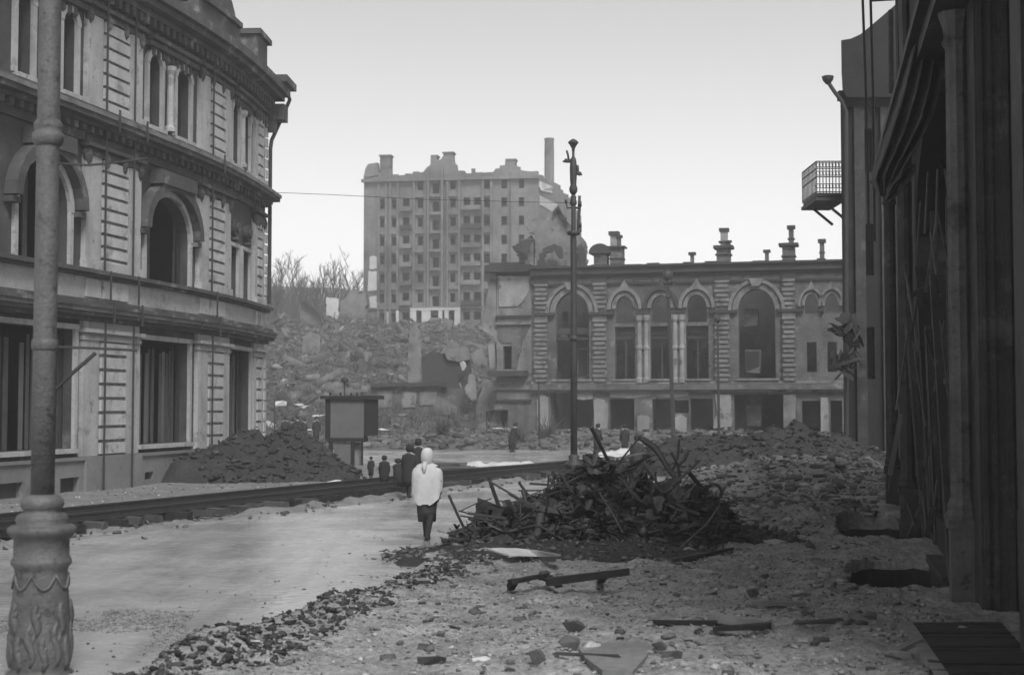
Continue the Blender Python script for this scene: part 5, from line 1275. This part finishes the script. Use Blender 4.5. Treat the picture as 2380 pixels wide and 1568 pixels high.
# ---------------- right hand earth heap with rubble ----------------
c1 = W(1760, 1060, 62)
mound('earth_heap', 'long dark earth heap in front of the right half of the brick ruin', 'earth heap', c1.x, 58.5, 6.4, 5.0, 2.0, .12, M['mud'], 631, 3000, M['clod'], .05, .2, power=.62, seg=.16, rough=.45)
def rub_area(name, n, xr, yr, m, smin, smax, cond=None, var=None):
    x = RNG.uniform(*xr, n); y = RNG.uniform(yr[0]**.5, yr[1]**.5, n)**2; e = edge_right(x, y); fx = 1.9+.21*y
    k = (e > .15)&((x < fx-.35)|((y > 36.8)&(x < 19)))&(((x-hx)/3.0)**2+((y-hy)/2.3)**2 > 1)
    if cond is not None: k &= cond(x, y)
    x, y = x[k], y[k]; z = z_rubble(x, y); k = z > -.4; x, y, z = x[k], y[k], z[k]
    S = smin+(smax-smin)*RNG.uniform(0, 1, len(x))**4
    return scatter(name, np.stack([x, y, z+S*.15], -1), S, m, None, var)
cl = lambda x, y: fbm(x*.6, y*.6, 701, 3) > -.25
rub_area('rubble_gravel', 60000, (-5, 9), (10.5, 32), M['stone'], .006, .042, cl)
rub_area('rubble_gravel', 9000, (-5, 9), (10.5, 34), M['stone_pale'], .008, .06, lambda x, y: fbm(x*.9, y*.9, 703, 3) > -.05)
rub_area('rubble_gravel', 15000, (2, 19), (30, 62), M['stone'], .03, .17)
rub_area('rubble_gravel', 4500, (4, 18), (35, 58), M['stone_pale'], .04, .2, lambda x, y: fbm(x*.5, y*.5, 705, 3) > -.1)
n = 1500; x = RNG.uniform(-4, 8, n); y = RNG.uniform(11, 16.5, n)
bank('snow_patch', gl((640, 1552), (760, 1540), (900, 1556), (980, 1562)), .22, .05, M['snow'], 508)
bank('snow_patch', gl((1040, 1560), (1160, 1548), (1290, 1560)), .25, .14, M['snow'], 509)
rub_area('dark_clods', 60000, (-5, 3), (10.5, 28), M['clod'], .012, .085, lambda x, y: (edge_right(x, y)+.5*fbm(x*1.5, y*1.5, 811, 3) < 1.2)&(RNG.uniform(0, 1, len(x)) < .8))
P_ = rub_area('brickbats', 500, (-4, 9), (10.5, 34), M['stone_dark'], .04, .12, None, VARB)
rub_area('brickbats', 900, (0, 9), (10.5, 34), M['stone'], .03, .10, None, VARB); rub_area('brickbats', 1800, (3, 15), (32, 56), M['stone_dark'], .08, .2, None, VARB)
rub_area('dark_clods', 9000, (-5, 3), (10.5, 30), M['stone_dark'], .01, .06, lambda x, y: (edge_right(x, y) < 1.4))
# grit thrown on the icy road
n = 2600; x = RNG.uniform(-7, 3, n); y = RNG.uniform(11, 32, n); e = edge_right(x, y); k = (e < .3)&(RNG.uniform(0, 1, n) < np.exp(e/1.1)); x, y = x[k], y[k]
scatter('road_grit', np.stack([x, y, z_road(x, y)+.005], -1), RNG.uniform(.008, .035, len(x)), M['stone_dark'])
n = 5200; x = RNG.uniform(-16, -1, n); y = RNG.uniform(26, 62, n); z = z_walk(x, y); k = z > .0
scatter('pavement_grit', np.stack([x, y, z+.01], -1)[k], (.012+.09*RNG.uniform(0, 1, n)**5)[k], M['stone'])
n = 5000; x = RNG.uniform(-6.5, -3, n); y = RNG.uniform(12.5, 19, n); k = fbm(x*.8, y*.5, 801, 3) > .02+(y-14.5)*.06; x, y = x[k], y[k]
scatter('road_mud', np.stack([x, y, z_road(x, y)+.004], -1), RNG.uniform(.008, .04, len(x)), M['walk'])
# verge and slope debris
n = 5200; x = RNG.uniform(-30, 32, n); y = RNG.uniform(87, 108, n); scatter('verge_rubble', np.stack([x, y, z_mid(x, y)+.02], -1), .06+.5*RNG.uniform(0, 1, n)**5, M['slope_stone'])
n = 900; x = RNG.uniform(-26, 28, n); y = RNG.uniform(88, 106, n); scatter('verge_rubble', np.stack([x, y, z_mid(x, y)+.05], -1), .1+.5*RNG.uniform(0, 1, n)**3, M['stone_dark'])
n = 26000; x = RNG.uniform(-48, 2, n); y = RNG.uniform(106, 215, n); scatter('slope_rubble', np.stack([x, y, z_hill(x, y)-.15], -1), .10+1.0*RNG.uniform(0, 1, n)**7, M['slope_stone'])
n = 1500; x = RNG.uniform(-45, 0, n); y = RNG.uniform(106, 210, n); scatter('slope_rubble', np.stack([x, y, z_hill(x, y)-.1], -1), .12+1.2*RNG.uniform(0, 1, n)**6, M['slope_pale'])
n = 1700; x = RNG.uniform(-45, 0, n); y = RNG.uniform(108, 200, n); scatter('slope_rubble', np.stack([x, y, z_hill(x, y)-.1], -1), .2+1.3*RNG.uniform(0, 1, n)**4, M['stone_dark'])
# beams, slabs and sheets thrown about the slope, joined
V = []; T = []
for i in range(900):
    x = random.uniform(-46, 0); y = random.uniform(107, 205); z = slopeZ(x, y)+.2; k = random.random()
    a, b_, c_ = (random.uniform(1, 4), .12, .12) if k < .45 else ((random.uniform(.5, 2.2), random.uniform(.3, 1.4), .15) if k < .9 else (random.uniform(1.5, 4), .4, random.uniform(.8, 2)))
    R_ = Matrix.Rotation(random.uniform(0, 6.28), 3, 'Z') @ Matrix.Rotation(random.gauss(0, .5), 3, 'Y') @ Matrix.Rotation(random.gauss(0, .4), 3, 'X'); k = len(V)
    V += [tuple(Vector((x, y, z))+R_ @ Vector((sx*a/2+random.uniform(-.1, .1), sy*b_/2, sz*c_/2))) for sx in (-1, 1) for sy in (-1, 1) for sz in (-1, 1)]
    T += [tuple(q+k for q in f) for f in ((0, 1, 3), (0, 3, 2), (4, 6, 7), (4, 7, 5), (0, 4, 5), (0, 5, 1), (2, 3, 7), (2, 7, 6), (0, 2, 6), (0, 6, 4), (1, 5, 7), (1, 7, 3))]
kind(tri_mesh('slope_debris', V, T, M['slope_stone']), 'stuff')
# far leafless wood behind the hilltop
V = []; T = []
for i in range(15000):
    y = random.uniform(238, 300); x = random.uniform(-66, -20)*y/262; cl_ = vnoise(x*.16, y*.1, 19); h_ = (4+9*float(cl_))*random.uniform(.5, 1); z = 15.0+(y-238)*.02; w_ = .035+.05*random.random()
    p = Vector((x, y, z+random.uniform(0, h_*.7))); e = p+Vector((random.gauss(0, .35), 0, 1)).normalized()*h_*random.uniform(.3, .6); k = len(V)
    V += [(p.x-w_, y, p.z), (p.x+w_, y, p.z), tuple(e), (p.x, y+w_, p.z)]; T += [(k, k+1, k+2), (k+1, k+3, k+2)]
kind(tri_mesh('distant_wood', V, T, M['bark']), 'stuff')
# brushwood on the slope
V = []; T = []
for i in range(22000):
    x = random.uniform(-46, 0); y = random.uniform(100, 205); z = slopeZ(x, y) if y > 106 else float(z_mid(np.array([x]), np.array([y]))[0])
    h_ = random.uniform(.4, 1.9)*(1 if vnoise(x*.15, y*.15, 9) > .5 else .45); a = Vector((random.gauss(0, .35), random.gauss(0, .3), 1))*h_; w_ = .025+.02*random.random(); k = len(V)
    V += [(x-w_, y, z), (x+w_, y, z), (x+a.x, y+a.y, z+a.z), (x, y+w_, z)]; T += [(k, k+1, k+2), (k+1, k+3, k+2)]
kind(tri_mesh('brushwood', V, T, M['bark']), 'stuff')
# white blocks on the slope
for i, (x, y, Y, w_, h_) in enumerate(((650, 938, 112, 1.3, .5), (690, 940, 112, 1.0, .45), (712, 946, 112, .9, .4), (745, 968, 104, 1.4, .7), (628, 985, 102, 1.0, .5), (893, 1002, 98, .9, .5), (708, 1000, 99, 1.1, .4), (1165, 998, 101, 1.5, .35), (905, 865, 128, .9, .5), (996, 822, 134, 1.3, .3), (1075, 850, 130, .7, 1.0))):
    p = W(x, y, Y); bm = bmesh.new()
    b = MB(); v, t = VAR[i % len(VAR)]; b.add([(p.x+q[0]*w_*.55, p.y+q[1]*w_*.5, p.z+q[2]*h_) for q in v], [tuple(f) for f in t]); bm.free()
    lbs = ('white plaster block leftmost of three on the slope behind the earth heap', 'white plaster block, middle one of three on the slope', 'white plaster block, right one of three on the slope', 'large white slab lying just left of the raised booth', 'whitish lump beside the far corner of the ornate building', 'white rounded lump just right of the booth door', 'small white block by the strollers below the slope', 'flat white slab on the verge under the low wall', 'pale chunk on the slope left of the masonry pillar', 'flat white slab right of the masonry pillar', 'white upright shard before the cellar wall')
    tag(b.build('plaster_block', M['snow']), lbs[i], 'plaster block')
# individual lumps in the foreground
def lump(x, y, w_, h_, m, label, name='rubble_chunk', cat='rubble chunk', group=None, dz=0, k=None):
    g = G(x, y); z = zr_at(g.x, g.y); sc_ = g.y/3306; v, t = VAR[(k if k is not None else random.randint(0, 99)) % len(VAR)]; a = random.uniform(0, 6.28)
    b = MB(); vs = []
    for q in v:
        xx, yy = q[0], q[1]*.8; vs.append((g.x+xx*w_*sc_*.5, g.y+yy*w_*sc_*.4, z+h_*sc_*.25+(q[2]/.6)*h_*sc_*.55+dz))
    b.add(vs, [tuple(f) for f in t]); return tag(b.build(name, M[m]), label, cat, group)
lump(1330, 1478, 70, 44, 'stone_dark', 'dark angular chunk with flat top lying on open gravel behind the broad slab')
lump(1748, 1398, 40, 34, 'stone_dark', 'dark squarish chunk on the gravel right of the broken timber')
lump(1246, 1556, 52, 62, 'stone_dark', 'dark pointed lump at the bottom edge, leftmost of the large ones')
lump(1318, 1530, 75, 48, 'stone_dark', 'dark wedge leaning on the pale slab at the bottom edge')
lump(1372, 1530, 62, 36, 'stone_pale', 'rounded pale slab propped between two dark lumps')
lump(1530, 1524, 46, 40, 'stone_dark', 'dark block right of the large grey slab at the bottom edge')
lump(1560, 1548, 70, 26, 'stone_dark', 'low dark lump at the bottom edge beyond the grey slab')
lump(1208, 1505, 38, 16, 'stone_dark', 'small dark brick left of the flat-topped dark chunk')
lump(1190, 1552, 32, 18, 'stone_dark', 'small dark lump on the light ground at the bottom edge')
lump(1000, 1556, 95, 30, 'mud', 'flat muddy lump in the slush at the bottom edge')
lump(2090, 1540, 80, 42, 'stone', 'grey chunk lying beside the plank hatch')
lump(2060, 1470, 44, 34, 'stone_pale', 'pale round lump near the corner of the plank hatch')
lump(2020, 1462, 50, 30, 'stone_dark', 'dark lump left of the pale round one near the hatch')
lump(1668, 1440, 60, 22, 'stone_pale', 'pale stone left of the dark squarish chunk')
lump(1876, 1452, 36, 22, 'stone_dark', 'dark stone between the long plank and the hatch')
lump(1610, 1290, 60, 26, 'stone_pale', 'pale crumbly lump at the right foot of the ash heap')
lump(1790, 1272, 70, 26, 'stone_pale', 'pale streaky lump on the path beyond the ash heap')
lump(1885, 1278, 36, 34, 'stone_dark', 'dark peaked lump with pale tip on the path')
lump(1655, 1386, 52, 18, 'stone_pale', 'pale flat stone right of the broken timber')
lump(1250, 1368, 52, 16, 'stone_pale', 'pale stone under the broken timber')
lump(1000, 1215, 12, 8, 'stone_dark', 'little clod on the icy road near the woman')
b = MB(); q = [G(x, y, .12) for x, y in ((1345, 1505), (1420, 1490), (1500, 1494), (1520, 1505), (1470, 1560), (1400, 1558), (1360, 1530))]
b.add([v-Vector((0, 0, .10)) for v in q]+[v+Vector((0, 0, random.uniform(0, .02))) for v in q], [tuple(range(6, -1, -1)), tuple(range(7, 14))]+[(i, (i+1) % 7, 7+(i+1) % 7, 7+i) for i in range(7)])
tag(b.build('concrete_slab', M['walk']), 'broad grey flat slab of pavement at the bottom edge', 'slab')
for (x0, y0, x1, y1, w_, h_, m, lb) in ((1520, 1462, 1665, 1470, .10, .04, 'dkfac', 'long dark plank lying on the gravel beside the split board'), (1650, 1462, 1790, 1474, .2, .08, 'wood_pale', 'pale split board end to end with the long dark plank'),
        (1660, 1478, 1790, 1486, .09, .07, 'dkfac', 'dark batten under the pale split board'), (1740, 1424, 1870, 1420, .16, .05, 'wood_pale', 'pale board behind the split board'), (2070, 1540, 2142, 1520, .07, .03, 'wood_pale', 'short pale lath ending at the plank hatch'),
        (1290, 1545, 1440, 1556, .05, .03, 'iron', 'bent iron strip among the lumps at the bottom edge'), (1760, 1222, 1990, 1200, .28, .07, 'wood_pale', 'long pale board lying along the edge of the rubble mound'), (1560, 1312, 1700, 1286, .1, .05, 'board', 'grey lath at the right foot of the scrap heap'),
        (1845, 1480, 1960, 1470, .06, .04, 'board', 'thin lath lying right of the split board')):
    p, q = G(x0, y0), G(x1, y1); p.z = max(zr_at(p.x, p.y), 0)+h_/2+.03; q.z = max(zr_at(q.x, q.y), 0)+h_/2+.03; b = MB(); b.beam(p, q, w_, h_, jit=.015); tag(b.build('board', M[m]), lb, 'board')
for i in range(110):
    for _ in range(20):
        x, y = random.uniform(560, 2080), random.uniform(1330, 1560); g = G(x, y)
        if edge_right(g.x, g.y) > .3 and g.x < 1.9+.21*g.y-.9: break
    w_ = random.uniform(12, 34); dk = random.random(); 
    lump(x, y, w_, w_*random.uniform(.35, .7), 'stone_dark' if dk < .35 else ('stone_pale' if dk > .72 else 'stone'), ('dark' if dk < .35 else 'pale' if dk > .72 else 'grey')+' broken stone lying loose on the gravel before the scrap heap', 'loose_stone', 'stone', 'loose stones scattered over the gravel')
# trees: bare, on the hilltop
def tree(x, ytop, Y, label, seed, spread=.5, base=None):
    random.seed(seed); tp_ = W(x, ytop, Y); zb_ = slopeZ(tp_.x, Y) if Y < 300 else 10; H = tp_.z-zb_
    t = thing('bare_tree', label, 'tree', (tp_.x, Y, zb_), 'bare trees on the hilltop')
    tr = MB(); r0 = H*.014; pts = [(tp_.x+random.uniform(-.15, .15)*k, Y, zb_+H*k/6*.96) for k in range(7)]; tr.tube(pts, [r0*(1-.85*k/6)+.02 for k in range(7)], 6); tr.build('trunk', M['bark'], t)
    cr = MB()
    def br(p, d, L_, r, lv):
        q = p+d*L_; cr.tube([p, (p+q)/2+Vector((random.uniform(-.05, .05)*L_, random.uniform(-.05, .05)*L_, 0)), q], [r, r*.75, r*.45], 4)
        if lv == 0: return
        for k in range(3 if lv > 1 else 4):
            u = random.uniform(.35, 1); e = (d+Vector((random.gauss(0, .45), random.gauss(0, .45), random.uniform(.0, .45)))).normalized(); br(p+(q-p)*u, e, L_*random.uniform(.45, .7), r*.55, lv-1)
    for k in range(13):
        u = random.uniform(.25, .95); a = random.uniform(0, 6.28); p = Vector((tp_.x, Y, zb_+H*u)); e = Vector((math.cos(a)*spread, math.sin(a)*spread, 1)).normalized()
        br(p, e, H*(.36-.24*u)+.6, .07, 2)
    cr.build('crown', M['bark'], t)
for i, (x, y, Y, lb) in enumerate(((622, 640, 225, 'bare tree nearest the far corner of the ornate building'), (655, 622, 218, 'tall bare tree, highest of the left cluster on the hilltop'), (676, 604, 230, 'slender bare tree with the tallest tip in the left cluster'),
        (700, 648, 222, 'bare bushy tree ending the left cluster on the hilltop'), (750, 640, 226, 'bare tree rising behind the pale upright wall fragment'), (776, 626, 215, 'tall bare tree between the hilltop wall and apartment block'), (808, 612, 222, 'slim bare tree closest to the apartment block'),
        (640, 680, 200, 'short bare tree low in the left hilltop cluster'), (735, 670, 205, 'short bare tree behind the small gabled house'), (716, 668, 235, 'faint bare tree in haze between the two clusters'), (830, 650, 232, 'small bare tree touching the apartment block edge'))):
    tree(x, y, Y, lb, 900+i, .42+.04*(i % 4))
random.seed(99)
# small dark shrubs in the ruins
for i, (x, y, Y, lb) in enumerate(((1030, 1005, 101, 'dark tangled bush before the low plaster-panelled wall'), (1010, 880, 118, 'dark bush on the slope by the cellar wall'), (1205, 1028, 96, 'dark bush at the foot of the plastered wing'), (1270, 1000, 98, 'ragged bush beneath the quoined left pier'))):
    t = tree(x, y-34, Y, lb, 950+i, 1.1) if False else None
    p = W(x, y, Y); p.z = (slopeZ(p.x, Y) if Y > 106 else float(z_mid(np.array([p.x]), np.array([p.y]))[0])); b = MB()
    for k in range(70):
        d = Vector((random.gauss(0, .6), random.gauss(0, .5), random.uniform(.5, 1.4))); q = p+d*random.uniform(.7, 1.5); b.tube([p+Vector((random.uniform(-.3, .3), 0, 0)), (p+q)/2+Vector((random.uniform(-.2, .2), 0, .1)), q], [.04, .025, .01], 3)
    tag(b.build('bare_bush', M['bark']), lb, 'bush')
# ---------------- people ----------------
def skin_body(name, joints, edges, radii, m, parent, mirror=None, sub=1):
    me = bpy.data.meshes.new(name); o0 = OFF[parent.name]
    me.from_pydata([tuple(Vector(j)) for j in joints], edges, []); ob = bpy.data.objects.new(name, me); COL.objects.link(ob); ob.parent = parent; OFF[ob.name] = o0
    sk = ob.modifiers.new('skin', 'SKIN'); 
    if not me.skin_vertices: me.attributes  # layer is made with the modifier
    if len(me.skin_vertices) == 0:
        bpy.context.view_layer.objects.active = ob
        bpy.ops.mesh.customdata_skin_add()
    for i, r in enumerate(radii): me.skin_vertices[0].data[i].radius = (r if isinstance(r, tuple) else (r, r))
    me.skin_vertices[0].data[0].use_root = True
    sb = ob.modifiers.new('sub', 'SUBSURF'); sb.levels = sub; sb.render_levels = sub
    me.materials.append(m); return ob
def person(label, loc, H, yaw, dark='cloth_dark', head='cloth_dark', coat_len=.30, lean=0.0, stride=.12, arms=(.0, .0), bulk=1.0, group=None, boots='cloth_dark', kindname='person', detail=True):
    """standing or walking figure; +y is the way it faces before yaw"""
    t = thing('person', label, 'person', loc, group); t.rotation_euler = (0, 0, yaw); k = H/1.75
    OFF[t.name] = Vector((0, 0, 0))
    S = lambda *p: Vector((p[0]*k, (p[1]+lean*max(0, p[2]-.9))*k, p[2]*k))
    J = [S(0, 0, .95), S(0, .01, 1.12), S(0, .0, 1.30), S(0, 0, 1.44), S(0, .01, 1.51), S(0, .02, 1.60), S(0, .03, 1.68),
         S(-.09, 0, .90), S(-.075, stride*1.0, .50), S(-.045, stride*.9, .12), S(-.045, stride*.9+.13, .06),
         S(.09, 0, .90), S(.085, -stride*.2, .49), S(.06, -stride*1.3, .10), S(.06, -stride*1.3+.12, .05),
         S(-.18, 0, 1.40), S(-.24, -.02+arms[0]*.3, 1.13), S(-.23, .06+arms[0], .88), S(-.225, .09+arms[0], .78),
         S(.18, 0, 1.40), S(.24, -.02+arms[1]*.3, 1.13), S(.23, .06+arms[1], .88), S(.225, .09+arms[1], .78), S(0, .115, 1.60)]
    E = [(0, 1), (1, 2), (2, 3), (3, 4), (4, 5), (5, 6), (0, 7), (7, 8), (8, 9), (9, 10), (0, 11), (11, 12), (12, 13), (13, 14), (3, 15), (15, 16), (16, 17), (17, 18), (3, 19), (19, 20), (20, 21), (21, 22), (5, 23)]
    R = [.14, .13, .15, .10, .06, .095, .085, .09, .06, .042, .035, .09, .06, .042, .035, .065, .048, .036, .03, .065, .048, .036, .03, .018]
    skin_body('body', J, E, [r*k*(bulk if i < 3 else 1) for i, r in enumerate(R)], M['skin'], t)
    def loft(name, rings, m, n=18, open_=False, wob=.0, par=None):
        b = MB(); vs = []
        for (z, rx, ry, cy) in rings:
            for i in range(n):
                a = 2*math.pi*i/n; w_ = 1+wob*math.sin(a*5+z*7)*(1.5-z); p = S(rx*math.cos(a)*w_*bulk, cy+ry*math.sin(a)*w_*bulk, z); vs.append(p)
        m_ = len(rings); fs = [(i*n+j, i*n+(j+1) % n, (i+1)*n+(j+1) % n, (i+1)*n+j) for i in range(m_-1) for j in range(n)]
        fs += [tuple(range(n-1, -1, -1)), tuple(range((m_-1)*n, m_*n))]; b.add(vs, fs); return b.build(name, M[m], par or t, True)
    loft('coat', [(coat_len+.02, .15, .15, .02), (coat_len, .17, .165, .02), (.55, .195, .18, .01), (.75, .205, .18, .0), (.95, .20, .16, .0), (1.12, .185, .15, .0), (1.32, .22, .15, .0), (1.43, .17, .12, .0), (1.49, .08, .08, .0)], dark, wob=.05)
    loft('headwear', [(1.53, .07, .07, .0), (1.58, .105, .105, -.01), (1.66, .118, .125, -.005), (1.72, .11, .115, 0), (1.78, .06, .07, 0)], head)
    for sg, ar, nm in ((-1, arms[0], 'sleeve'), (1, arms[1], 'sleeve')):
        b = MB(); b.tube([S(sg*.17, 0, 1.41), S(sg*.245, -.02+ar*.3, 1.13), S(sg*.235, .06+ar, .87)], [.085*k, .068*k, .055*k], 10); b.build(nm, M[dark], t, True)
        g = MB(); hp = S(sg*.23, .07+ar, .85); g.tube([hp, S(sg*.23, .085+ar, .79)], [.034*k, .042*k], 8)
        if detail:
            for f_ in range(4):
                o_ = (f_-1.5)*.019; L_ = (.07, .082, .078, .06)[f_]; g.tube([S(sg*.23, .09+ar+o_, .80), S(sg*.225, .095+ar+o_, .80-L_*.5), S(sg*.215, .10+ar+o_, .80-L_)], [.012*k, .011*k, .008*k], 6)
            g.tube([S(sg*.215, .115+ar, .83), S(sg*.205, .14+ar, .79), S(sg*.2, .145+ar, .76)], [.013*k, .012*k, .009*k], 6)
        g.build('glove', M['cloth_dark'], t, True)
    for a, c_, d in ((7, 8, 9), (11, 12, 13)):
        b = MB(); kn = Vector(J[c_]); an = Vector(J[d]); b.tube([kn*1.0+Vector((0, 0, .06*k)), kn*.6+an*.4, an+Vector((0, -.01*k, .0)), an+Vector((0, 0, -.085*k))], [.07*k, .066*k, .055*k, .058*k], 10)
        b.tube([an+Vector((0, -.06*k, -.055*k)), an+Vector((0, .05*k, -.055*k)), an+Vector((0, .16*k, -.065*k))], [.045*k, .05*k, .032*k], 8); b.build('boot', M[boots], t, True)
    return t, S, k, loft
# the woman in the white shawl, walking away down the road
g = G(992, 1254)
W1, S, k, loft = person('woman seen from behind in white headscarf and pointed white shawl walking down the road', (g.x, g.y, .02), 1.80, -.12, 'cloth_mid', 'cloth_white', .34, .035, .2, (.07, -.05), 1.0)
def fringe(t, S):
    b = MB(); n = 40; rows = 12; vs = []; rnd = random.Random(4)
    for j in range(rows+1):
        v = j/rows
        for i in range(n):
            a = 2*math.pi*i/n; back = max(0, -math.sin(a)); side = abs(math.cos(a))
            zbot = 1.14-.20*side-.44*(max(0, back-.30)/.70)**1.1+.015*rnd.uniform(-1, 1)*(j == rows)
            if abs(a-math.pi*1.58) < .5: zbot -= .0
            z = 1.50+(zbot-1.50)*v; q = min(1, v*3.2)
            rx = .075+(.29-.075)*q**.45+.03*v-.03*v*v*max(0, -math.sin(a)); ry = .075+(.19-.075)*q**.8+.02*v
            w_ = 1+.06*math.sin(a*4+v*4)*v+.035*math.sin(a*9+v*3+2*math.sin(a))*v
            vs.append(S(rx*math.cos(a)*w_, -.01+ry*math.sin(a)*w_, z))
    fs = [(j*n+i, j*n+(i+1) % n, (j+1)*n+(i+1) % n, (j+1)*n+i) for j in range(rows) for i in range(n)]; m_ = len(vs)
    inn = [v+Vector((0, 0, -.008)) for v in vs]; b.add(vs, fs)
    return b.build('shawl', M['cloth_white'], t, True)
fringe(W1, S)
loft('headscarf', [(1.44, .10, .09, -.01), (1.50, .105, .10, -.015), (1.56, .125, .125, -.015), (1.63, .128, .135, -.012), (1.71, .115, .13, -.01), (1.765, .085, .10, -.01), (1.79, .04, .05, 0)], 'cloth_white', 20)
b = MB(); b.tube([S(-.02, -.12, 1.50), S(-.03, -.165, 1.42), S(-.02, -.20, 1.30)], [.05*k, .05*k, .02*k], 8); b.build('scarf_tail', M['cloth_white'], W1, True)
loft('jacket_hem', [(.70, .20, .17, -.01), (.70, .215, .18, -.01), (1.0, .20, .16, 0), (1.02, .15, .12, 0)], 'cloth_mid')
# others
def at(px, py, h=0.0): 
    g = G(px, py); return (g.x, g.y, h)
person('small child in black coat and cap standing beside the tram track', at(893, 1143, .08), 1.06, .2, 'cloth_dark', 'cloth_dark', .34, 0, .05, (0, 0), 1.25, None, 'cloth_dark')
person('stocky person in black coat partly hidden behind the woman in the white shawl', at(950, 1160, .05), 1.52, -.3, 'cloth_dark', 'cloth_dark', .42, .12, .1, (.1, .05), 1.2)
person('taller person in black coat farther ahead of the woman in the white shawl', at(972, 1142, .08), 1.58, .1, 'cloth_dark', 'cloth_dark', .4, .05, .1, (.05, .05), 1.05)
person('short hunched person in dark coat between the child and the stocky person', at(928, 1146, .08), .98, .5, 'cloth_dark', 'cloth_dark', .2, .25, .05, (.1, .1), 1.7)
person('tiny child-like figure walking beyond the child in the black coat', at(862, 1118, .08), .80, .5, 'cloth_dark', 'cloth_dark', .3, 0, .05, (0, 0), 1.1)
person('man in dark jacket seen from behind beyond the crossed sticks', (W(1481, 1100, 55).x, 55, -.05), 1.62, .05, 'cloth_mid', 'cloth_dark', .72, .0, .06, (.0, .0), 1.12)
person('stooping dark figure with stick on the verge left of the lamppost', (W(1190, 1040, 84).x, 84, 0), 1.75, -1.0, 'cloth_dark', 'cloth_dark', .2, .35, .1, (.4, .3), 1.2, None, 'cloth_dark', detail=False)
person('dark hooded figure right behind the lamppost', (W(1388, 1050, 80).x, 80, 0), 1.72, -.8, 'cloth_dark', 'cloth_dark', .15, .1, .1, (.2, .1), 1.15, None, detail=False)
person('dark hooded figure standing alone left of the man in the dark jacket', (W(1452, 1050, 80).x, 80, 0), 1.7, .3, 'cloth_dark', 'cloth_dark', .12, .0, .05, (0, 0), 1.0, None, detail=False)
for i, (x, y, H_, lb) in enumerate(((663, 1012, 1.7, 'dark walker leftmost of the small group below the slope'), (681, 1014, 1.6, 'dark walker second from left below the slope'), (692, 1014, 1.75, 'dark walker third from left below the slope'), (706, 1014, 1.6, 'dark walker fourth from left below the slope'), (735, 1012, 1.7, 'dark walker nearest the raised booth below the slope'))):
    Y = 90; person(lb, (W(x, y, Y).x, Y, W(x, y, Y).z*0+.35), H_, i*.9, 'cloth_dark', 'cloth_dark', .25, .05, .1, (0, 0), 1.05, 'walkers below the slope', detail=False)
